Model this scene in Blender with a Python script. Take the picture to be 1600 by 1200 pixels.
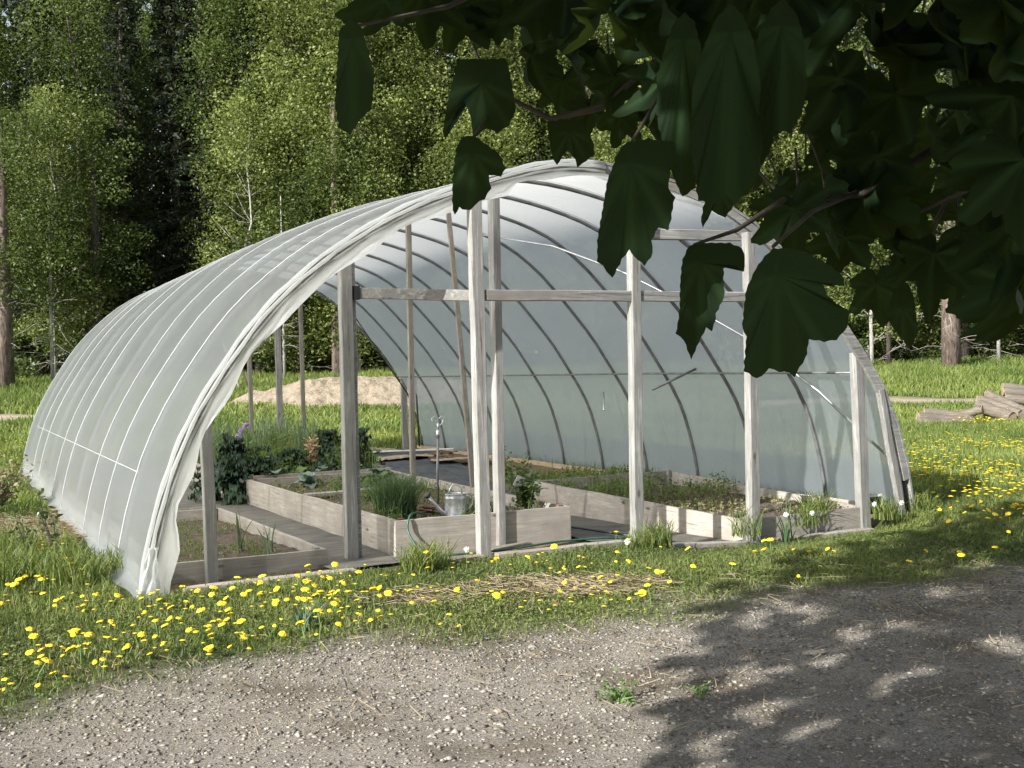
import bpy, math, random
import numpy as np
from mathutils import Vector, Matrix
R = math.radians
rnd = random.Random(7)
npr = np.random.RandomState(11)
S = bpy.context.scene
for o in list(bpy.data.objects): bpy.data.objects.remove(o)

# ------------------------------------------------------------------ camera
EYE = 1.5
FOC = 1681.2                      # focal length in pixels of a 1600 wide picture
ROLL = R(1.178)
PITCH = math.atan((600 - 580.9) / FOC)
cam = bpy.data.objects.new('camera', bpy.data.cameras.new('camera'))
S.collection.objects.link(cam)
cam.data.sensor_width = 36; cam.data.lens = 36 * FOC / 1600
cam.data.clip_start = 0.05; cam.data.clip_end = 3000
cam.matrix_world = (Matrix.Translation((0, 0, EYE)) @ Matrix.Rotation(math.pi/2 - PITCH, 4, 'X')
                    @ Matrix.Rotation(-ROLL, 4, 'Z'))
S.camera = cam
S.render.resolution_x = 1024; S.render.resolution_y = 768

# ------------------------------------------------------------------ light
YAW = R(27.84)
SUN_DIR = R(45.6)                 # heading of the light over the ground
SUN_EL = R(28.5)
w = bpy.data.worlds.new('World'); S.world = w; w.use_nodes = True
nt = w.node_tree
sky = nt.nodes.new('ShaderNodeTexSky'); sky.sky_type = 'NISHITA'; sky.sun_disc = False
sky.sun_elevation = SUN_EL
sx, sy = -math.cos(SUN_DIR), -math.sin(SUN_DIR)       # towards the sun
sky.sun_rotation = math.atan2(sx, sy)
bgn = nt.nodes['Background']; bgn.inputs[1].default_value = 0.10
hz = nt.nodes.new('ShaderNodeHueSaturation'); hz.inputs['Saturation'].default_value = .5   # thin high haze
nt.links.new(sky.outputs[0], hz.inputs['Color']); nt.links.new(hz.outputs[0], bgn.inputs[0])
sun = bpy.data.objects.new('sun', bpy.data.lights.new('sun', 'SUN'))
S.collection.objects.link(sun)
sun.data.energy = 5.0; sun.data.angle = R(0.53); sun.data.color = (1, .97, .925)
d = Vector((math.cos(SUN_DIR)*math.cos(SUN_EL), math.sin(SUN_DIR)*math.cos(SUN_EL), -math.sin(SUN_EL)))
sun.rotation_euler = d.to_track_quat('-Z', 'Y').to_euler()
S.view_settings.view_transform = 'Standard'; S.view_settings.look = 'None'
S.view_settings.exposure = 0.92; S.view_settings.gamma = 1
S.render.engine = 'CYCLES'
S.cycles.max_bounces = 8; S.cycles.transparent_max_bounces = 12

# ------------------------------------------------------------------ geometry of the place
O3 = np.array([-2.573, 7.434, 0.0])
U3 = np.array([math.cos(YAW), math.sin(YAW), 0.0])
V3 = np.array([-math.sin(YAW), math.cos(YAW), 0.0])
W, L = 7.416, 12.5
def G(u, v, z=0.0):
    p = O3 + u*U3 + v*V3
    return (float(p[0]), float(p[1]), float(p[2] + z))
def toUV(x, y):
    dx = x - O3[0]; dy = y - O3[1]
    return dx*U3[0] + dy*U3[1], dx*V3[0] + dy*V3[1]
# camera axes, to keep far scatter inside what can be seen
_M = cam.matrix_world.to_3x3()
CX = np.array(_M.col[0]); CY = np.array(_M.col[1]); CZ = np.array(_M.col[2])
def screen(P):
    dd = P - np.array([0, 0, EYE]); z = -(dd @ CZ)
    z = np.where(np.abs(z) < 1e-4, 1e-4, z)
    return (dd @ CX)/z*FOC, (dd @ CY)/z*FOC, z
def ray_at(px, py, dist):
    "point at a distance in front of the camera, for the tracing of leaf outlines"
    return np.array([0, 0, EYE]) + dist*(CX*(px-800)/FOC + CY*(600-py)/FOC - CZ)

# value noise
_T = npr.rand(256, 256)
def vnoise(x, y, s=1.0):
    x = np.asarray(x, float)/s + 1000; y = np.asarray(y, float)/s + 1000
    xi = np.floor(x).astype(int); yi = np.floor(y).astype(int)
    fx = x-xi; fy = y-yi; fx = fx*fx*(3-2*fx); fy = fy*fy*(3-2*fy)
    a = _T[xi % 256, yi % 256]; b = _T[(xi+1) % 256, yi % 256]
    c = _T[xi % 256, (yi+1) % 256]; e = _T[(xi+1) % 256, (yi+1) % 256]
    return (a*(1-fx)+b*fx)*(1-fy) + (c*(1-fx)+e*fx)*fy
def fbm(x, y, s):
    return (vnoise(x, y, s)*.5 + vnoise(y+7.3, x-3.1, s*.47)*.3 + vnoise(x+31, y+11, s*.21)*.2)
def sstep(a, b, x):
    t = np.clip((x-a)/(b-a), 0, 1); return t*t*(3-2*t)
def dip(u, v):
    "the ground under the right half of the house lies a little lower"
    return .145*sstep(3.7, 5.0, u)*sstep(7.35, 6.9, u)*sstep(-1.3, -.2, v)*sstep(9, 4.5, v)
def terrain(x, y):
    x = np.asarray(x, float); y = np.asarray(y, float)
    z = np.interp(y, [-400, 22, 28, 34, 40, 47, 60, 90, 400], [0, 0, .08, .3, .75, 1.4, 1.8, 2.4, 6])
    z = z + (fbm(x, y, 6)-.5)*.30*sstep(13, 30, y)
    z = z + (fbm(x, y, 1.4)-.5)*.05*(sstep(1, 4, y))
    z = z - dip(*toUV(x, y))
    z = z - .10*np.exp(-(((x+6.5)/2.5)**2+((y-15.5)/3.5)**2))
    return z
GB = np.array([(-9, 4.0), (-3.4, 4.4), (-2.47, 4.75), (-1.9, 5.1), (-.88, 5.93), (.16, 6.29), (1.19, 6.75), (1.67, 7.05), (3.66, 7.73), (6, 8.4), (12, 9.6), (30, 13)])
def gravel_amt(x, y):
    yb = np.interp(x, GB[:, 0], GB[:, 1]) + (fbm(x, y, .9)-.5)*1.0
    g = sstep(.75, -.55, y-yb)
    return g

# ------------------------------------------------------------------ materials
def newmat(name):
    m = bpy.data.materials.new(name); m.use_nodes = True
    n = m.node_tree; b = n.nodes['Principled BSDF']; return m, n, b
def N(n, t, **k):
    x = n.nodes.new(t)
    for a, v in k.items(): setattr(x, a, v)
    return x
def ramp(n, src, stops):
    r = N(n, 'ShaderNodeValToRGB'); n.links.new(src, r.inputs[0])
    e = r.color_ramp.elements
    e[0].position, e[0].color = stops[0][0], (*stops[0][1], 1)
    e[1].position, e[1].color = stops[-1][0], (*stops[-1][1], 1)
    for p, c in stops[1:-1]:
        q = e.new(p); q.color = (*c, 1)
    return r.outputs[0]
def noise(n, scale, detail=6, rough=.6, vec=None, dist=0):
    t = N(n, 'ShaderNodeTexNoise'); t.inputs['Scale'].default_value = scale
    t.inputs['Detail'].default_value = detail; t.inputs['Roughness'].default_value = rough
    t.inputs['Distortion'].default_value = dist
    if vec is not None: n.links.new(vec, t.inputs['Vector'])
    return t.outputs[0]
def coords(n, scale=(1, 1, 1), kind='Object'):
    tc = N(n, 'ShaderNodeTexCoord'); mp = N(n, 'ShaderNodeMapping')
    mp.inputs['Scale'].default_value = scale
    n.links.new(tc.outputs[kind], mp.inputs[0]); return mp.outputs[0]
def bump(n, b, src, strength, dist):
    bp = N(n, 'ShaderNodeBump'); bp.inputs['Strength'].default_value = strength
    bp.inputs['Distance'].default_value = dist
    n.links.new(src, bp.inputs['Height']); n.links.new(bp.outputs[0], b.inputs['Normal'])
def mixc(n, fac, a, b, mode='MIX'):
    m = N(n, 'ShaderNodeMix', data_type='RGBA', blend_type=mode)
    if hasattr(fac, 'links'): n.links.new(fac, m.inputs[0])
    else: m.inputs[0].default_value = fac
    for s, i in ((a, 6), (b, 7)):
        if hasattr(s, 'links'): n.links.new(s, m.inputs[i])
        else: m.inputs[i].default_value = (*s, 1)
    return m.outputs[2]
def plain(name, col, rough=.7, metal=0, var=.25, scale=12, bmp=.0, kind='Object'):
    m, n, b = newmat(name)
    v = coords(n, kind=kind); nz = noise(n, scale, vec=v)
    c = ramp(n, nz, [(.3, tuple(x*(1-var) for x in col)), (.7, tuple(min(1, x*(1+var)) for x in col))])
    n.links.new(c, b.inputs['Base Color'])
    b.inputs['Roughness'].default_value = rough; b.inputs['Metallic'].default_value = metal
    if bmp: bump(n, b, nz, .6, bmp)
    return m
def wood(name, axis, base=(.26, .255, .24), dark=(.06, .057, .05), light=(.43, .425, .40), warm=(.22, .19, .15)):
    m, n, b = newmat(name)
    sc = [38, 38, 38]; sc[axis] = 1.8
    v = coords(n, tuple(sc)); g = noise(n, 1.0, 8, .72, v, .8)
    sc2 = [6, 6, 6]; sc2[axis] = .5
    g2 = noise(n, 1.0, 3, .5, coords(n, tuple(sc2)))
    c = ramp(n, g, [(.33, dark), (.43, base), (.52, base), (.62, light)])
    c = mixc(n, ramp(n, g2, [(.55, (0, 0, 0)), (.75, (.6, .6, .6))]), c, warm)
    blot = noise(n, 3.2, 5, .65, coords(n))
    c = mixc(n, ramp(n, blot, [(.35, (.45, .45, .45)), (.6, (0, 0, 0))]), c, tuple(x*.55 for x in base))
    # knots
    vo = N(n, 'ShaderNodeTexVoronoi'); vo.inputs['Scale'].default_value = 1
    sk = [5.5, 5.5, 5.5]; sk[axis] = 2.4
    n.links.new(coords(n, tuple(sk)), vo.inputs['Vector'])
    c = mixc(n, ramp(n, vo.outputs['Distance'], [(.05, (.8, .8, .8)), (.11, (0, 0, 0))]), c, (.08, .06, .045))
    n.links.new(c, b.inputs['Base Color']); b.inputs['Roughness'].default_value = .85
    b.inputs['Specular IOR Level'].default_value = .2
    bump(n, b, g, .7, .004)
    return m
M = {}
M['post'] = wood('weathered_post_wood', 2)
M['railu'] = wood('weathered_rail_wood', 0)
M['railv'] = wood('weathered_side_wood', 1)
M['brown_stake'] = wood('brown_stake_wood', 2, (.225, .205, .175), (.07, .06, .05), (.34, .315, .275), (.21, .16, .11))
M['bedu'] = wood('pale_board_wood', 0, (.34, .31, .27), (.14, .12, .10), (.44, .41, .365), (.30, .24, .18))
M['bedv'] = wood('pale_side_board_wood', 1, (.38, .345, .30), (.17, .145, .12), (.48, .45, .40), (.34, .27, .20))
M['tan'] = wood('tan_base_board_wood', 1, (.44, .33, .22), (.26, .18, .11), (.55, .44, .31), (.40, .26, .15))
M['redwood'] = wood('reddish_corner_wood', 2, (.20, .10, .07), (.09, .045, .03), (.3, .17, .12), (.2, .09, .05))
M['pipe'] = plain('galvanised_pipe', (.20, .20, .20), .5, .5, .3, 9)
M['darkpipe'] = plain('dark_pipe', (.035, .035, .04), .55, .1, .4, 10)
M['bright_metal'] = plain('bright_steel_pipe', (.62, .63, .65), .35, .8, .2, 14)
M['zinc'] = plain('galvanised_zinc', (.56, .58, .60), .38, .75, .22, 30, .002)
M['black'] = plain('black_plastic', (.02, .02, .022), .5)
M['hose'] = plain('green_hose', (.02, .085, .06), .4, 0, .3, 30)
M['darkhose'] = plain('dark_hose', (.03, .045, .05), .45)
M['white'] = plain('white_plastic', (.75, .75, .72), .5, 0, .1)
M['glare_seam'] = plain('pale_glare_seam', (.60, .62, .62), .5, 0, .1)  # pale colour for the added glare lines and the lengthwise film seam
M['cardboard'] = plain('cardboard', (.42, .33, .24), .9, 0, .25, 6, .004)
M['bark_bits'] = plain('bark_pieces', (.16, .10, .065), .95, 0, .5, 14, .01)
M['soil'] = plain('garden_soil', (.085, .062, .045), 1, 0, .6, 22, .02)
M['dry_soil'] = plain('dry_garden_soil', (.17, .13, .095), 1, 0, .5, 22, .02)
M['stone'] = plain('gravel_stone', (.34, .32, .295), .9, 0, .55, 9, .003, 'Object')
M['yellow'] = plain('dandelion_yellow', (.78, .58, .02), .7, 0, .3, 90)
M['stem'] = plain('flower_stem', (.12, .22, .05), .6)
M['log'] = wood('grey_log_bark', 0, (.17, .145, .115), (.04, .03, .022), (.27, .24, .20), (.15, .11, .07))
M['logend'] = plain('sawn_log_end', (.34, .25, .16), .9, 0, .35, 20)
M['twig'] = plain('dry_twig', (.36, .33, .29), .9, 0, .3, 5)
M['branch'] = plain('chestnut_branch', (.05, .042, .03), .9, 0, .4, 20, .003)
M['purple'] = plain('chive_flower_purple', (.34, .24, .46), .7)
M['dried'] = plain('dried_seed_stalk', (.40, .27, .16), .9, 0, .3)

def bark(name, a, bcol):
    m, n, b = newmat(name)
    v = coords(n, (5, 5, 1.2)); g = noise(n, 1.6, 8, .7, v, 1.0)
    c = ramp(n, g, [(.36, a), (.62, bcol)])
    n.links.new(c, b.inputs['Base Color']); b.inputs['Roughness'].default_value = .95
    bump(n, b, g, .9, .05); return m
M['bark_dark'] = bark('dark_conifer_bark', (.025, .02, .016), (.11, .09, .075))
M['bark_brown'] = bark('scaly_brown_bark', (.05, .038, .03), (.25, .19, .155))
M['bark_pale'] = bark('pale_bark', (.16, .15, .13), (.46, .44, .40))

def leafmat(name, c0, c1, trans=.35, rough=.5, gloss=.35):
    "two tones chosen by a per-leaf tint stored on the mesh"
    m, n, b = newmat(name)
    at = N(n, 'ShaderNodeAttribute', attribute_name='tint')
    c = ramp(n, at.outputs['Fac'], [(0, c0), (1, c1)])
    n.links.new(c, b.inputs['Base Color']); b.inputs['Roughness'].default_value = rough
    b.inputs['Specular IOR Level'].default_value = gloss
    tr = N(n, 'ShaderNodeBsdfTranslucent')
    n.links.new(mixc(n, .5, c, (.25, .35, .04)), tr.inputs[0])
    mx = N(n, 'ShaderNodeMixShader'); mx.inputs[0].default_value = trans
    n.links.new(b.outputs[0], mx.inputs[1]); n.links.new(tr.outputs[0], mx.inputs[2])
    n.links.new(mx.outputs[0], n.nodes['Material Output'].inputs[0])
    return m
M['grass'] = leafmat('grass_blades', (.045, .085, .018), (.26, .30, .085), .33)
M['drygrass'] = leafmat('dry_straw', (.17, .13, .08), (.36, .30, .20), .15, .8, .1)
M['clover'] = leafmat('ground_cover_leaves', (.045, .085, .02), (.22, .27, .075), .3)
M['far_grass'] = leafmat('field_grass', (.075, .13, .025), (.29, .34, .09), .33)
M['leaf_bright'] = leafmat('spring_leaves', (.035, .055, .012), (.31, .36, .11), .34, .5, .35)
M['leaf_mid'] = leafmat('summer_leaves', (.02, .036, .010), (.15, .20, .055), .3, .5, .35)
M['needle'] = leafmat('conifer_needles', (.006, .012, .007), (.035, .05, .024), .12, .6, .3)
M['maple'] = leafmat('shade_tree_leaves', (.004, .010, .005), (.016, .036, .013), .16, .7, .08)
M['kale'] = leafmat('kale_leaves', (.018, .042, .028), (.06, .10, .06), .12, .6)
M['chive'] = leafmat('chive_blades', (.035, .075, .035), (.11, .17, .075), .2)
M['onion'] = leafmat('onion_blades', (.07, .12, .07), (.20, .27, .17), .2)
M['lettuce'] = leafmat('leafy_greens', (.05, .10, .03), (.16, .24, .07), .3)
M['bluegreen'] = leafmat('cabbage_leaves', (.09, .14, .11), (.22, .30, .25), .15)
M['shrubleaf'] = leafmat('shrub_leaves', (.03, .06, .022), (.09, .13, .045), .2, .4, .6)

def film_mat(name, haze, dirt=True, transp=.16):
    m, n, b = newmat(name)
    v = coords(n, (1.2, 1.0, 1.2)); nz = noise(n, 1.1, 6, .6, v)
    c0 = ramp(n, nz, [(.3, tuple(x*.72 for x in haze)), (.7, haze)])
    st = noise(n, 1.0, 7, .7, coords(n, (.9, 14, .9)), 1.0)
    c = mixc(n, ramp(n, st, [(.52, (0, 0, 0)), (.75, (.25, .25, .25))]), c0, tuple(min(1, x*1.5) for x in haze))
    n.links.new(c, b.inputs['Base Color']); b.inputs['Roughness'].default_value = .32
    b.inputs['Specular IOR Level'].default_value = .55
    sv = coords(n, (1.1, 9, 1.1)); wr = noise(n, 1.3, 6, .65, sv, 1.6)
    bp = N(n, 'ShaderNodeBump'); bp.inputs['Strength'].default_value = .3; bp.inputs['Distance'].default_value = .03
    n.links.new(wr, bp.inputs['Height']); n.links.new(bp.outputs[0], b.inputs['Normal'])
    tl = N(n, 'ShaderNodeBsdfTranslucent'); tl.inputs[0].default_value = (.94, .94, .90, 1); n.links.new(bp.outputs[0], tl.inputs['Normal'])
    tp = N(n, 'ShaderNodeBsdfTransparent')
    a = N(n, 'ShaderNodeMixShader'); a.inputs[0].default_value = .68
    n.links.new(b.outputs[0], a.inputs[1]); n.links.new(tl.outputs[0], a.inputs[2])
    a2 = N(n, 'ShaderNodeMixShader'); a2.inputs[0].default_value = transp
    n.links.new(a.outputs[0], a2.inputs[1]); n.links.new(tp.outputs[0], a2.inputs[2])
    n.links.new(a2.outputs[0], n.nodes['Material Output'].inputs[0])
    return m
M['film'] = film_mat('greenhouse_film', (.32, .36, .375), transp=.15)
M['flap'] = film_mat('bunched_film', (.62, .67, .70), transp=.06)

# ground material driven by stored masks
def ground_mat():
    m, n, b = newmat('ground_surface')
    v = coords(n)
    def att(k): return N(n, 'ShaderNodeAttribute', attribute_name=k).outputs['Fac']
    n1 = noise(n, 26, 8, .75, v); n2 = noise(n, 2.2, 5, .6, v); n3 = noise(n, 75, 8, .85, v)
    soil = ramp(n, n1, [(.3, (.05, .048, .025)), (.6, (.12, .12, .055)), (.75, (.17, .15, .09))])
    green = ramp(n, n2, [(.3, (.06, .10, .025)), (.7, (.13, .17, .05))])
    gr = mixc(n, ramp(n, n1, [(.4, (.25, .25, .25)), (.62, (.8, .8, .8))]), soil, green)
    vo = N(n, 'ShaderNodeTexVoronoi'); vo.inputs['Scale'].default_value = 34
    n.links.new(v, vo.inputs['Vector'])
    vo2 = N(n, 'ShaderNodeTexVoronoi'); vo2.inputs['Scale'].default_value = 90
    n.links.new(v, vo2.inputs['Vector'])
    stone = ramp(n, vo.outputs['Color'], [(.1, (.24, .215, .18)), (.5, (.37, .34, .295)), (.9, (.50, .47, .42))])
    stone2 = ramp(n, vo2.outputs['Color'], [(.1, (.22, .20, .165)), (.9, (.48, .445, .39))])
    grav = mixc(n, ramp(n, n2, [(.4, (.3, .3, .3)), (.6, (.8, .8, .8))]), stone, stone2)
    dust = ramp(n, n3, [(.40, (.13, .11, .085)), (.5, (.44, .39, .32)), (.58, (.68, .62, .53))])
    grav = mixc(n, .72, grav, dust)
    grav = mixc(n, ramp(n, noise(n, 1.1, 4, .6, v), [(.48, (0, 0, 0)), (.66, (.75, .75, .75))]), grav, (.17, .135, .09))
    c = mixc(n, att('gravel'), gr, grav)
    sand = ramp(n, noise(n, 5, 7, .7, v), [(.3, (.36, .29, .21)), (.6, (.52, .44, .33)), (.8, (.60, .52, .41))])
    c = mixc(n, att('sand'), c, sand)
    straw = ramp(n, n1, [(.3, (.18, .13, .08)), (.7, (.36, .29, .19))])
    c = mixc(n, att('straw'), c, straw)
    n.links.new(c, b.inputs['Base Color']); b.inputs['Roughness'].default_value = 1
    b.inputs['Specular IOR Level'].default_value = .1
    hh = N(n, 'ShaderNodeMath', operation='ADD'); n.links.new(n1, hh.inputs[0])
    inv = N(n, 'ShaderNodeMath', operation='MULTIPLY'); inv.inputs[1].default_value = -.25
    n.links.new(vo.outputs['Distance'], inv.inputs[0]); n.links.new(inv.outputs[0], hh.inputs[1])
    hh2 = N(n, 'ShaderNodeMath', operation='ADD'); n.links.new(hh.outputs[0], hh2.inputs[0]); n.links.new(n3, hh2.inputs[1])
    bump(n, b, hh2.outputs[0], 1, .022)
    return m
M['ground'] = ground_mat()
def fabric_mat(name, a, bcol, sc):
    m, n, b = newmat(name)
    v = coords(n, sc); g = noise(n, 1.0, 7, .7, v, .6)
    c = ramp(n, g, [(.34, a), (.66, bcol)])
    d2 = noise(n, 1.7, 5, .6, coords(n))
    c = mixc(n, ramp(n, d2, [(.5, (0, 0, 0)), (.7, (.6, .6, .6))]), c, (.17, .15, .10))
    n.links.new(c, b.inputs['Base Color']); b.inputs['Roughness'].default_value = .75
    bump(n, b, g, .6, .02); return m
M['fabric'] = fabric_mat('walkway_weed_fabric', (.045, .043, .04), (.15, .14, .12), (3, 9, 3))
M['tarp'] = fabric_mat('slate_tarp', (.035, .04, .048), (.12, .13, .145), (9, 2.5, 4))

# ------------------------------------------------------------------ object helpers
COL = S.collection
def tag(o, label=None, cat=None, group=None, kind=None):
    if label: o['label'] = label
    if cat: o['category'] = cat
    if group: o['group'] = group
    if kind: o['kind'] = kind
    return o
def np_mesh(name, V, F, mats, parent=None, tint=None, midx=None, smooth=False, attrs=None, loc=(0, 0, 0)):
    "V: n x 3; F: list of faces or an m x k array"
    me = bpy.data.meshes.new(name)
    V = np.asarray(V, np.float32).reshape(-1, 3)
    me.vertices.add(len(V)); me.vertices.foreach_set('co', V.ravel())
    if isinstance(F, np.ndarray):
        k = F.shape[1]; nf = len(F); li = F.ravel().astype(np.int32)
        st = np.arange(nf, dtype=np.int32)*k
    else:
        cnt = np.array([len(f) for f in F], np.int32); nf = len(F)
        li = np.fromiter((i for f in F for i in f), np.int32, int(cnt.sum()))
        st = np.concatenate([[0], np.cumsum(cnt)[:-1]]).astype(np.int32)
    me.loops.add(len(li)); me.loops.foreach_set('vertex_index', li)
    me.polygons.add(nf); me.polygons.foreach_set('loop_start', st)
    if not isinstance(mats, (list, tuple)): mats = [mats]
    for mm in mats: me.materials.append(mm)
    if midx is not None: me.polygons.foreach_set('material_index', np.asarray(midx, np.int32))
    me.polygons.foreach_set('use_smooth', np.full(nf, bool(smooth)))
    if tint is not None:
        a = me.attributes.new('tint', 'FLOAT', 'POINT'); a.data.foreach_set('value', np.asarray(tint, np.float32))
    for k2, arr in (attrs or {}).items():
        a = me.attributes.new(k2, 'FLOAT', 'POINT'); a.data.foreach_set('value', np.asarray(arr, np.float32))
    me.update(calc_edges=True)
    o = bpy.data.objects.new(name, me); COL.objects.link(o); o.location = loc
    if parent: o.parent = parent
    return o
class MB:
    def __init__(s): s.v = []; s.f = []; s.t = []; s.m = []; s.cm = 0; s.ct = .5
    def add(s, V, F):
        b = len(s.v)
        s.v += [tuple(map(float, p)) for p in V]; s.t += [s.ct]*len(V)
        for f in F: s.f.append([b+i for i in f]); s.m.append(s.cm)
    def box(s, x0, x1, y0, y1, z0, z1):
        s.add([(x0, y0, z0), (x1, y0, z0), (x1, y1, z0), (x0, y1, z0), (x0, y0, z1), (x1, y0, z1), (x1, y1, z1), (x0, y1, z1)],
              [(0, 3, 2, 1), (4, 5, 6, 7), (0, 1, 5, 4), (1, 2, 6, 5), (2, 3, 7, 6), (3, 0, 4, 7)])
    def beam(s, p0, p1, w_, h_, up=(0, 0, 1), jit=.002, seg=None, bev=.005, bow=0):
        p0 = np.array(p0, float); p1 = np.array(p1, float); dd = p1-p0; ln = np.linalg.norm(dd); dd /= ln
        up = np.array(up, float)
        if abs(dd @ up) > .95: up = np.array([0, 1., 0])
        sd = np.cross(dd, up); sd /= np.linalg.norm(sd); up = np.cross(sd, dd)
        n = seg or max(2, int(ln/.25)); e = bev
        prof = [(-1, -1, 1, 0), (-1, -1, 0, 1), (-1, 1, 0, -1), (-1, 1, 1, 0), (1, 1, -1, 0), (1, 1, 0, -1), (1, -1, 0, 1), (1, -1, -1, 0)]
        V = []
        for i in range(n+1):
            c = p0 + dd*ln*i/n + up*bow*math.sin(math.pi*i/n)
            c = c + sd*rnd.uniform(-jit, jit) + up*rnd.uniform(-jit, jit)
            for a, b_, ea, eb in prof:
                V.append(c + sd*(a*w_/2+ea*e) + up*(b_*h_/2+eb*e))
        F = []
        for i in range(n):
            for k in range(8):
                F.append((i*8+k, i*8+(k+1) % 8, (i+1)*8+(k+1) % 8, (i+1)*8+k))
        F.append(tuple(range(7, -1, -1))); F.append(tuple(n*8+k for k in range(8)))
        s.add(V, F)
    def tube(s, pts, r, n=8, caps=True):
        pts = [np.array(p, float) for p in pts]; m = len(pts)
        rr = r if isinstance(r, (list, tuple, np.ndarray)) else [r]*m
        V = []; prev = None
        for i, p in enumerate(pts):
            t = pts[min(i+1, m-1)]-pts[max(i-1, 0)]; t = t/(np.linalg.norm(t)+1e-9)
            if prev is None:
                a = np.array([0, 0, 1.]) if abs(t[2]) < .9 else np.array([1., 0, 0])
                x = np.cross(t, a)
            else: x = prev - t*(prev @ t)
            x /= np.linalg.norm(x)+1e-9; y = np.cross(t, x); prev = x
            for k in range(n):
                a = 2*math.pi*k/n; V.append(p + rr[i]*(math.cos(a)*x+math.sin(a)*y))
        F = [(i*n+k, i*n+(k+1) % n, (i+1)*n+(k+1) % n, (i+1)*n+k) for i in range(m-1) for k in range(n)]
        if caps: F += [tuple(range(n-1, -1, -1)), tuple((m-1)*n+k for k in range(n))]
        s.add(V, F)
    def lathe(s, prof, n=24, c=(0, 0, 0)):
        V = [(c[0]+r*math.cos(2*math.pi*k/n), c[1]+r*math.sin(2*math.pi*k/n), c[2]+z) for r, z in prof for k in range(n)]
        F = [(i*n+k, i*n+(k+1) % n, (i+1)*n+(k+1) % n, (i+1)*n+k) for i in range(len(prof)-1) for k in range(n)]
        s.add(V, F)
    def build(s, name, mats, parent=None, smooth=False, off=(0, 0, 0)):
        V = np.array(s.v, float).reshape(-1, 3) - np.array(off)
        return np_mesh(name, V, s.f, mats, parent, tint=s.t, midx=s.m, smooth=smooth)
def thing(name, label, cat, u=None, v=None, z=0, xy=None, group=None, rot=None):
    o = bpy.data.objects.new(name, None); COL.objects.link(o); o.empty_display_size = .2
    if xy is not None: o.location = (xy[0], xy[1], z); o.rotation_euler = (0, 0, rot or 0)
    else: o.location = G(u, v, z); o.rotation_euler = (0, 0, YAW if rot is None else rot)
    o['_uvz'] = (float(u or 0), float(v or 0), float(z))
    tag(o, label, cat, group); return o
def pt(o): return tuple(o['_uvz'])
def copy_tree(o, parent=None):
    c = o.copy(); COL.objects.link(c); c.parent = parent
    for ch in list(o.children): copy_tree(ch, c)
    return c

def blades(P, H, Wd, lean=.35, seg=2, curl=.5, tint=None):
    "grass blades as bent tapering strips; P n x 3, H heights, Wd widths"
    n = len(P); az = npr.rand(n)*2*np.pi; la = npr.rand(n)*2*np.pi
    wx, wy = np.cos(az)*Wd/2, np.sin(az)*Wd/2
    ln = (npr.rand(n)*.9+.1)*lean*H
    rows = []
    for i in range(seg):
        t = i/seg; f = 1-.55*t
        off = ln*(t**(1+curl))
        cx = P[:, 0]+np.cos(la)*off; cy = P[:, 1]+np.sin(la)*off; cz = P[:, 2]+H*t*(1-.15*t*lean)
        rows.append(np.stack([cx-wx*f, cy-wy*f, cz], 1)); rows.append(np.stack([cx+wx*f, cy+wy*f, cz], 1))
    rows.append(np.stack([P[:, 0]+np.cos(la)*ln, P[:, 1]+np.sin(la)*ln, P[:, 2]+H*(1-.15*lean)], 1))
    k = 2*seg+1
    V = np.stack(rows, 1).reshape(-1, 3)
    base = (np.arange(n)*k)[:, None]
    F = []
    for i in range(seg-1):
        F.append(np.stack([2*i, 2*i+1, 2*i+3, 2*i], 0))
    tris = []
    for i in range(seg-1):
        tris += [(2*i, 2*i+1, 2*i+3), (2*i, 2*i+3, 2*i+2)]
    tris.append((2*seg-2, 2*seg-1, 2*seg))
    F = (base[:, :, None] + np.array(tris)[None]).reshape(-1, 3)
    T = tint if tint is not None else npr.rand(n)
    return V, F, np.repeat(T, k)
def leafquads(P, size, flat=0.0, aspect=.6, tint=None):
    "folded rhombic leaves, random facing; flat=1 lies them down"
    n = len(P)
    nrm = npr.normal(size=(n, 3)); nrm[:, 2] = np.abs(nrm[:, 2])+flat*3; nrm /= np.linalg.norm(nrm, axis=1)[:, None]
    a = npr.normal(size=(n, 3)); a -= nrm*(a*nrm).sum(1)[:, None]; a /= np.linalg.norm(a, axis=1)[:, None]
    b = np.cross(nrm, a); s = (size*np.ones(n))[:, None]
    V = np.stack([P-a*s*.5, P+b*s*aspect*.5+nrm*s*.08, P+a*s*.5, P-b*s*aspect*.5+nrm*s*.08], 1).reshape(-1, 3)
    F = (np.arange(n)*4)[:, None]+np.arange(4)[None]
    T = tint if tint is not None else npr.rand(n)
    return V, F, np.repeat(T, 4)

# ------------------------------------------------------------------ terrain
def lines(parts):
    out = []
    for a, b_, st in parts: out += list(np.arange(a, b_, st))
    return np.array(out+[parts[-1][1]])
xs = lines([(-400, -60, 34), (-60, -14, 1.2), (-14, -6, .4), (-6, 8, .09), (8, 20, .4), (20, 60, 1.2), (60, 400, 34)])
ys = lines([(-200, -10, 19), (-10, 3, .6), (3, 12, .08), (12, 24, .3), (24, 60, .7), (60, 100, 4), (100, 600, 50)])
X, Y = np.meshgrid(xs, ys)
Z = terrain(X, Y)
ga = gravel_amt(X, Y)
Z = Z + (fbm(X, Y, .35)-.5)*.035*ga - .012*ga
sandm = np.clip(sstep(.1, .5, 1-np.abs(Y-(33.4+.4*np.sin(X*.7)))/2.3) * (X > 7), 0, 1)*(fbm(X, Y, 2) > .28)
sandm = np.maximum(sandm, sstep(1, .4, ((X+17.5)/3.2)**2+((Y-34.5)/1.6)**2 + (fbm(X, Y, 1.5)-.5)))
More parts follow.
